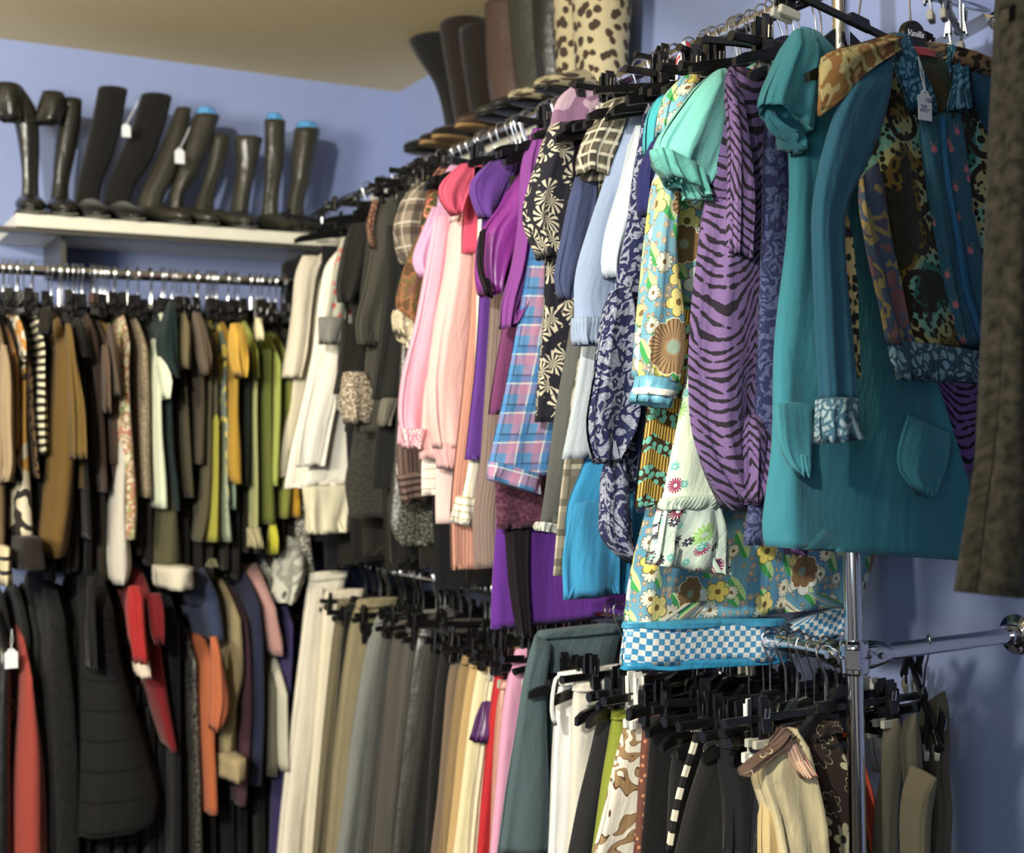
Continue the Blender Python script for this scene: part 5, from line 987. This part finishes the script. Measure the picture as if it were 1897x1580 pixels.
bt('narrow black lace-up boot topped with blue tissue, ninth on the wall shelf', [(224, 490, 528), (270, 491, 526), (330, 491, 520), (375, 488, 514), (408, 486, 516)], LB2, (.35, -1), tissue=TISSUE)
bt('narrow black lace-up boot with blue tissue, rightmost on the wall shelf', [(240, 546, 592), (280, 541, 585), (330, 540, 576), (370, 532, 562), (408, 528, 562)], LB2, (.45, -1), tissue=TISSUE)
def br(label, rows, m, **k): return boot(label, 'x', 1.60, rows, None, m, (-1, -.15), zs=RZ, **k)
br('black suede tall boot with flared top beside the ceiling line', [(76, 784, 838), (105, 796, 842), (150, 820, 852), (190, 830, 858), (240, 840, 872)], mat('suede', (34, 32, 28)))
br('dark brown suede tall boot second from the corner on the right wall', [(44, 836, 884), (90, 842, 888), (150, 852, 896), (235, 866, 908)], mat('suede', (52, 36, 30)), sole=WOODSOLE)
br('black tall boot with reddish tint between brown boots', [(55, 872, 920), (110, 876, 922), (160, 882, 926), (235, 892, 930)], mat('suede', (44, 32, 28)), sole=WOODSOLE)
br('glossy brown leather tall boot in the middle of the right wall shelf', [(8, 916, 960), (80, 918, 964), (160, 924, 972), (235, 936, 978)], mat('leather', (76, 58, 50)), sole=WOODSOLE)
br('dark green-grey leather tall boot touching the ceiling line', [(-14, 956, 1000), (80, 964, 1004), (160, 974, 1012), (235, 980, 1016)], mat('leather', (54, 54, 44)))
br('black leather tall boot left of the leopard pair', [(-18, 1000, 1040), (80, 1002, 1040), (160, 1008, 1040), (235, 1010, 1042)], mat('leather', (36, 36, 34)))
LEO = mat('leopard', (190, 176, 138), (176, 160, 120), (66, 52, 40), 38)
br('leopard print boot, left one of the pair', [(-30, 1040, 1082), (60, 1041, 1080), (150, 1042, 1078), (235, 1044, 1080)], LEO)
br('leopard print boot, right one of the pair', [(-34, 1080, 1150), (60, 1083, 1147), (150, 1086, 1142), (235, 1088, 1140)], LEO)
# ================================================================== tags and small things
def text(name, body, size, parent, loc, rot, m, shear=.25):
    cu = bpy.data.curves.new(name, 'FONT'); cu.body = body; cu.size = size; cu.extrude = .0002; cu.shear = shear; cu.align_x = 'CENTER'; cu.align_y = 'CENTER'
    t = bpy.data.objects.new(name, cu); C.objects.link(t); bpy.context.view_layer.update()
    me = bpy.data.meshes.new_from_object(t.evaluated_get(bpy.context.evaluated_depsgraph_get())); bpy.data.objects.remove(t)
    me.materials.clear(); me.materials.append(m); o = link(name, me, parent, loc); o.rotation_euler = rot; return o
def price_tag(label, px, py, y, h, s0=None, write=False, ax='y'):
    p = np.array(un(px, py, ax, y)); r = root('price_tag', p, label, 'price tag')
    w = h*.62; c = w*.18
    pts = [(-w/2, 0), (w/2, 0), (w/2, h*.78), (w*.34, h*.84), (w*.2, h*.97), (0, h), (-w*.2, h*.97), (-w*.34, h*.84), (-w/2, h*.78)]
    s = SH(); s.prism(pts, -.0004, .0004); s.make('card', CARD, r, smooth=False)
    s = SH(); s.tube([(0, -.0006, h*.92), (0, -.0009, h*.92)], .0018, 12); s.make('eyelet', INK, r)
    if s0:
        q = np.array(un(s0[0], s0[1], ax, y))-p; s = SH(); s.tube([(0, -.001, h*.92), tuple(q*.5+np.array((-.002, -.001, h*.42))), tuple(q)], .0006, 6)
        s.tube([(0, -.001, h*.92), tuple(q*.5+np.array((.003, -.001, h*.45))), tuple(q)], .0006, 6); s.make('string', CARD, r)
    if write:
        text('writing', '100', .0095, r, (.006, -.0007, h*.66), (PI/2, 0, 0), INK); text('writing', '20,-', .013, r, (-.001, -.0007, h*.38), (PI/2, 0, 0), INK)
    return r
price_tag('white card price tag on a string at the neck of the zip jacket', 1714, 223, LY-.05, .041, (1701, 104), True)
price_tag('small white tag hanging on the black top at the left edge', 21, 1238, NY-.01, .045, (22, 1165))
price_tag('small white tag hanging from the fourth boot on the shelf', 234, 254, 3.36, .036, (256, 186))
price_tag('small white tag hanging from the sixth boot on the shelf', 333, 303, 3.36, .042, (352, 235))
# printed name on the front hanger
bpy.context.view_layer.update()
hj = next(o for o in bpy.data.objects if o.get('label', '').startswith('black plastic hanger holding the leopard velvet'))
hj['label'] = 'black shaped hanger with white handwritten name, holding the leopard velvet zip jacket'
s = SH(); s.tube([(0, -.003, 0), (0, 0, 0), (0, .006, 0)], [.021, .0225, .0225], 28); bd = s.make('badge', BLACKP, None, Vector(un(1692, 68, 'y', LY-.012)))
text('writing', 'Vanilia', .0125, bd, (0, -.0036, .003), (PI/2, 0, 0), CARD, .35)
bpy.context.view_layer.update(); bd.parent = hj; bd.matrix_parent_inverse = hj.matrix_world.inverted()
# golden button on the black jeans, snap on the pink jeans
GOLD = simple('brass', (200, 160, 80), .25, 1)
def button(label, px, py, y, r, m=GOLD):
    p = un(px, py, 'y', y); s = SH(); s.tube([(0, .002, 0), (0, -.001, 0), (0, -.003, 0), (0, -.0025, 0)], [r, r, r*.8, r*.5], 20); o = s.make('button', m, None, p); tagp(o, label, 'button'); return o
def attach_button(owner_label, px, py, y, r):
    own = next(o for o in bpy.data.objects if o.get('label', '') == owner_label)
    p = un(px, py, 'y', y); s = SH(); s.tube([(0, .002, 0), (0, -.001, 0), (0, -.003, 0), (0, -.0025, 0)], [r, r, r*.8, r*.5], 20); o = s.make('button', GOLD, own, Vector(p)-own.location)
attach_button('black cord jeans with a round golden waist button', 1350, 1374, yref(1312, 1.19, -.45)-.028, .0075)
for p in (P_CLIP, P_SHAPE, P_WHITE, P_SIMPLE, P_FRONT):
    if 'label' not in p: drop(p)
# ================================================================== light
def area(name, loc, aim, size, power, col, sy=None):
    l = bpy.data.lights.new(name, 'AREA'); l.energy = power; l.color = col; l.size = size
    if sy: l.shape = 'RECTANGLE'; l.size_y = sy
    o = bpy.data.objects.new(name, l); C.objects.link(o); o.location = loc; o.rotation_euler = (Vector(aim)-Vector(loc)).to_track_quat('-Z', 'Y').to_euler(); return o
sp = bpy.data.lights.new('spotlight', 'SPOT'); sp.energy = SPOT_W; sp.color = (1, .955, .85); sp.shadow_soft_size = .05; sp.spot_size = math.radians(57.6); sp.spot_blend = .08
so = bpy.data.objects.new('spotlight', sp); C.objects.link(so); so.location = (-1.15, -.1, EYE+.95)
so.rotation_euler = (Vector((.75, 3.2, 1.0))-Vector(so.location)).to_track_quat('-Z', 'Y').to_euler()
s2 = bpy.data.lights.new('spotlight', 'SPOT'); s2.energy = 300; s2.color = (1, .98, .94); s2.shadow_soft_size = .03; s2.spot_size = math.radians(13); s2.spot_blend = .4
s2o = bpy.data.objects.new('spotlight', s2); C.objects.link(s2o); s2o.location = (-1.15, -.35, EYE+.95); s2o.rotation_euler = (Vector((1.72, 1.5, 2.27))-Vector(s2o.location)).to_track_quat('-Z', 'Y').to_euler()
area('cool_fill', (-2.6, -1.6, 1.7), (1.2, 2.2, 1.2), 1.8, COOL_FILL_W, (.74, .88, 1.0))  # added cool fill light behind the camera, no window seen there
area('ceiling_fill', (-1.3, 1.2, 1.95), (-.4, 2.5, CZ), .5, CEILING_FILL_W, (1, .92, .74))  # upward light added to brighten the ceiling and upper walls, no fixture seen
area('overhead_fill', (.2, 1.2, CZ-.05), (.2, 1.2, 0), .9, OVERHEAD_FILL_W, (1, .93, .80))  # unseen warm area light, added as soft ambient from above
w = bpy.data.worlds.new('world'); bpy.context.scene.world = w; w.use_nodes = True
bg = w.node_tree.nodes['Background']; tc = w.node_tree.nodes.new('ShaderNodeTexCoord'); nz = w.node_tree.nodes.new('ShaderNodeTexNoise'); nz.inputs['Scale'].default_value = 2.2
cr = w.node_tree.nodes.new('ShaderNodeValToRGB'); cr.color_ramp.elements[0].color = (.10, .10, .12, 1); cr.color_ramp.elements[1].color = (.95, .93, .88, 1); cr.color_ramp.elements[0].position = .35; cr.color_ramp.elements[1].position = .68
w.node_tree.links.new(tc.outputs['Generated'], nz.inputs['Vector']); w.node_tree.links.new(nz.outputs[0], cr.inputs[0]); w.node_tree.links.new(cr.outputs[0], bg.inputs[0]); bg.inputs[1].default_value = WORLD
# ================================================================== camera
cam = bpy.data.cameras.new('camera'); co = bpy.data.objects.new('camera', cam); C.objects.link(co); bpy.context.scene.camera = co
cam.sensor_width = 36; cam.sensor_fit = 'HORIZONTAL'; cam.lens = F_PX/1897*36; cam.clip_start = .02
M4 = Matrix(((RT[0], UP[0], -FW[0], 0), (RT[1], UP[1], -FW[1], 0), (RT[2], UP[2], -FW[2], EYE), (0, 0, 0, 1))); co.matrix_world = M4
cam.dof.use_dof = True; cam.dof.focus_distance = 1.92; cam.dof.aperture_fstop = (cam.lens/1000)/.0135
vs = bpy.context.scene.view_settings; vs.view_transform = 'Standard'; vs.look = 'None'; vs.exposure = 0; vs.gamma = 1
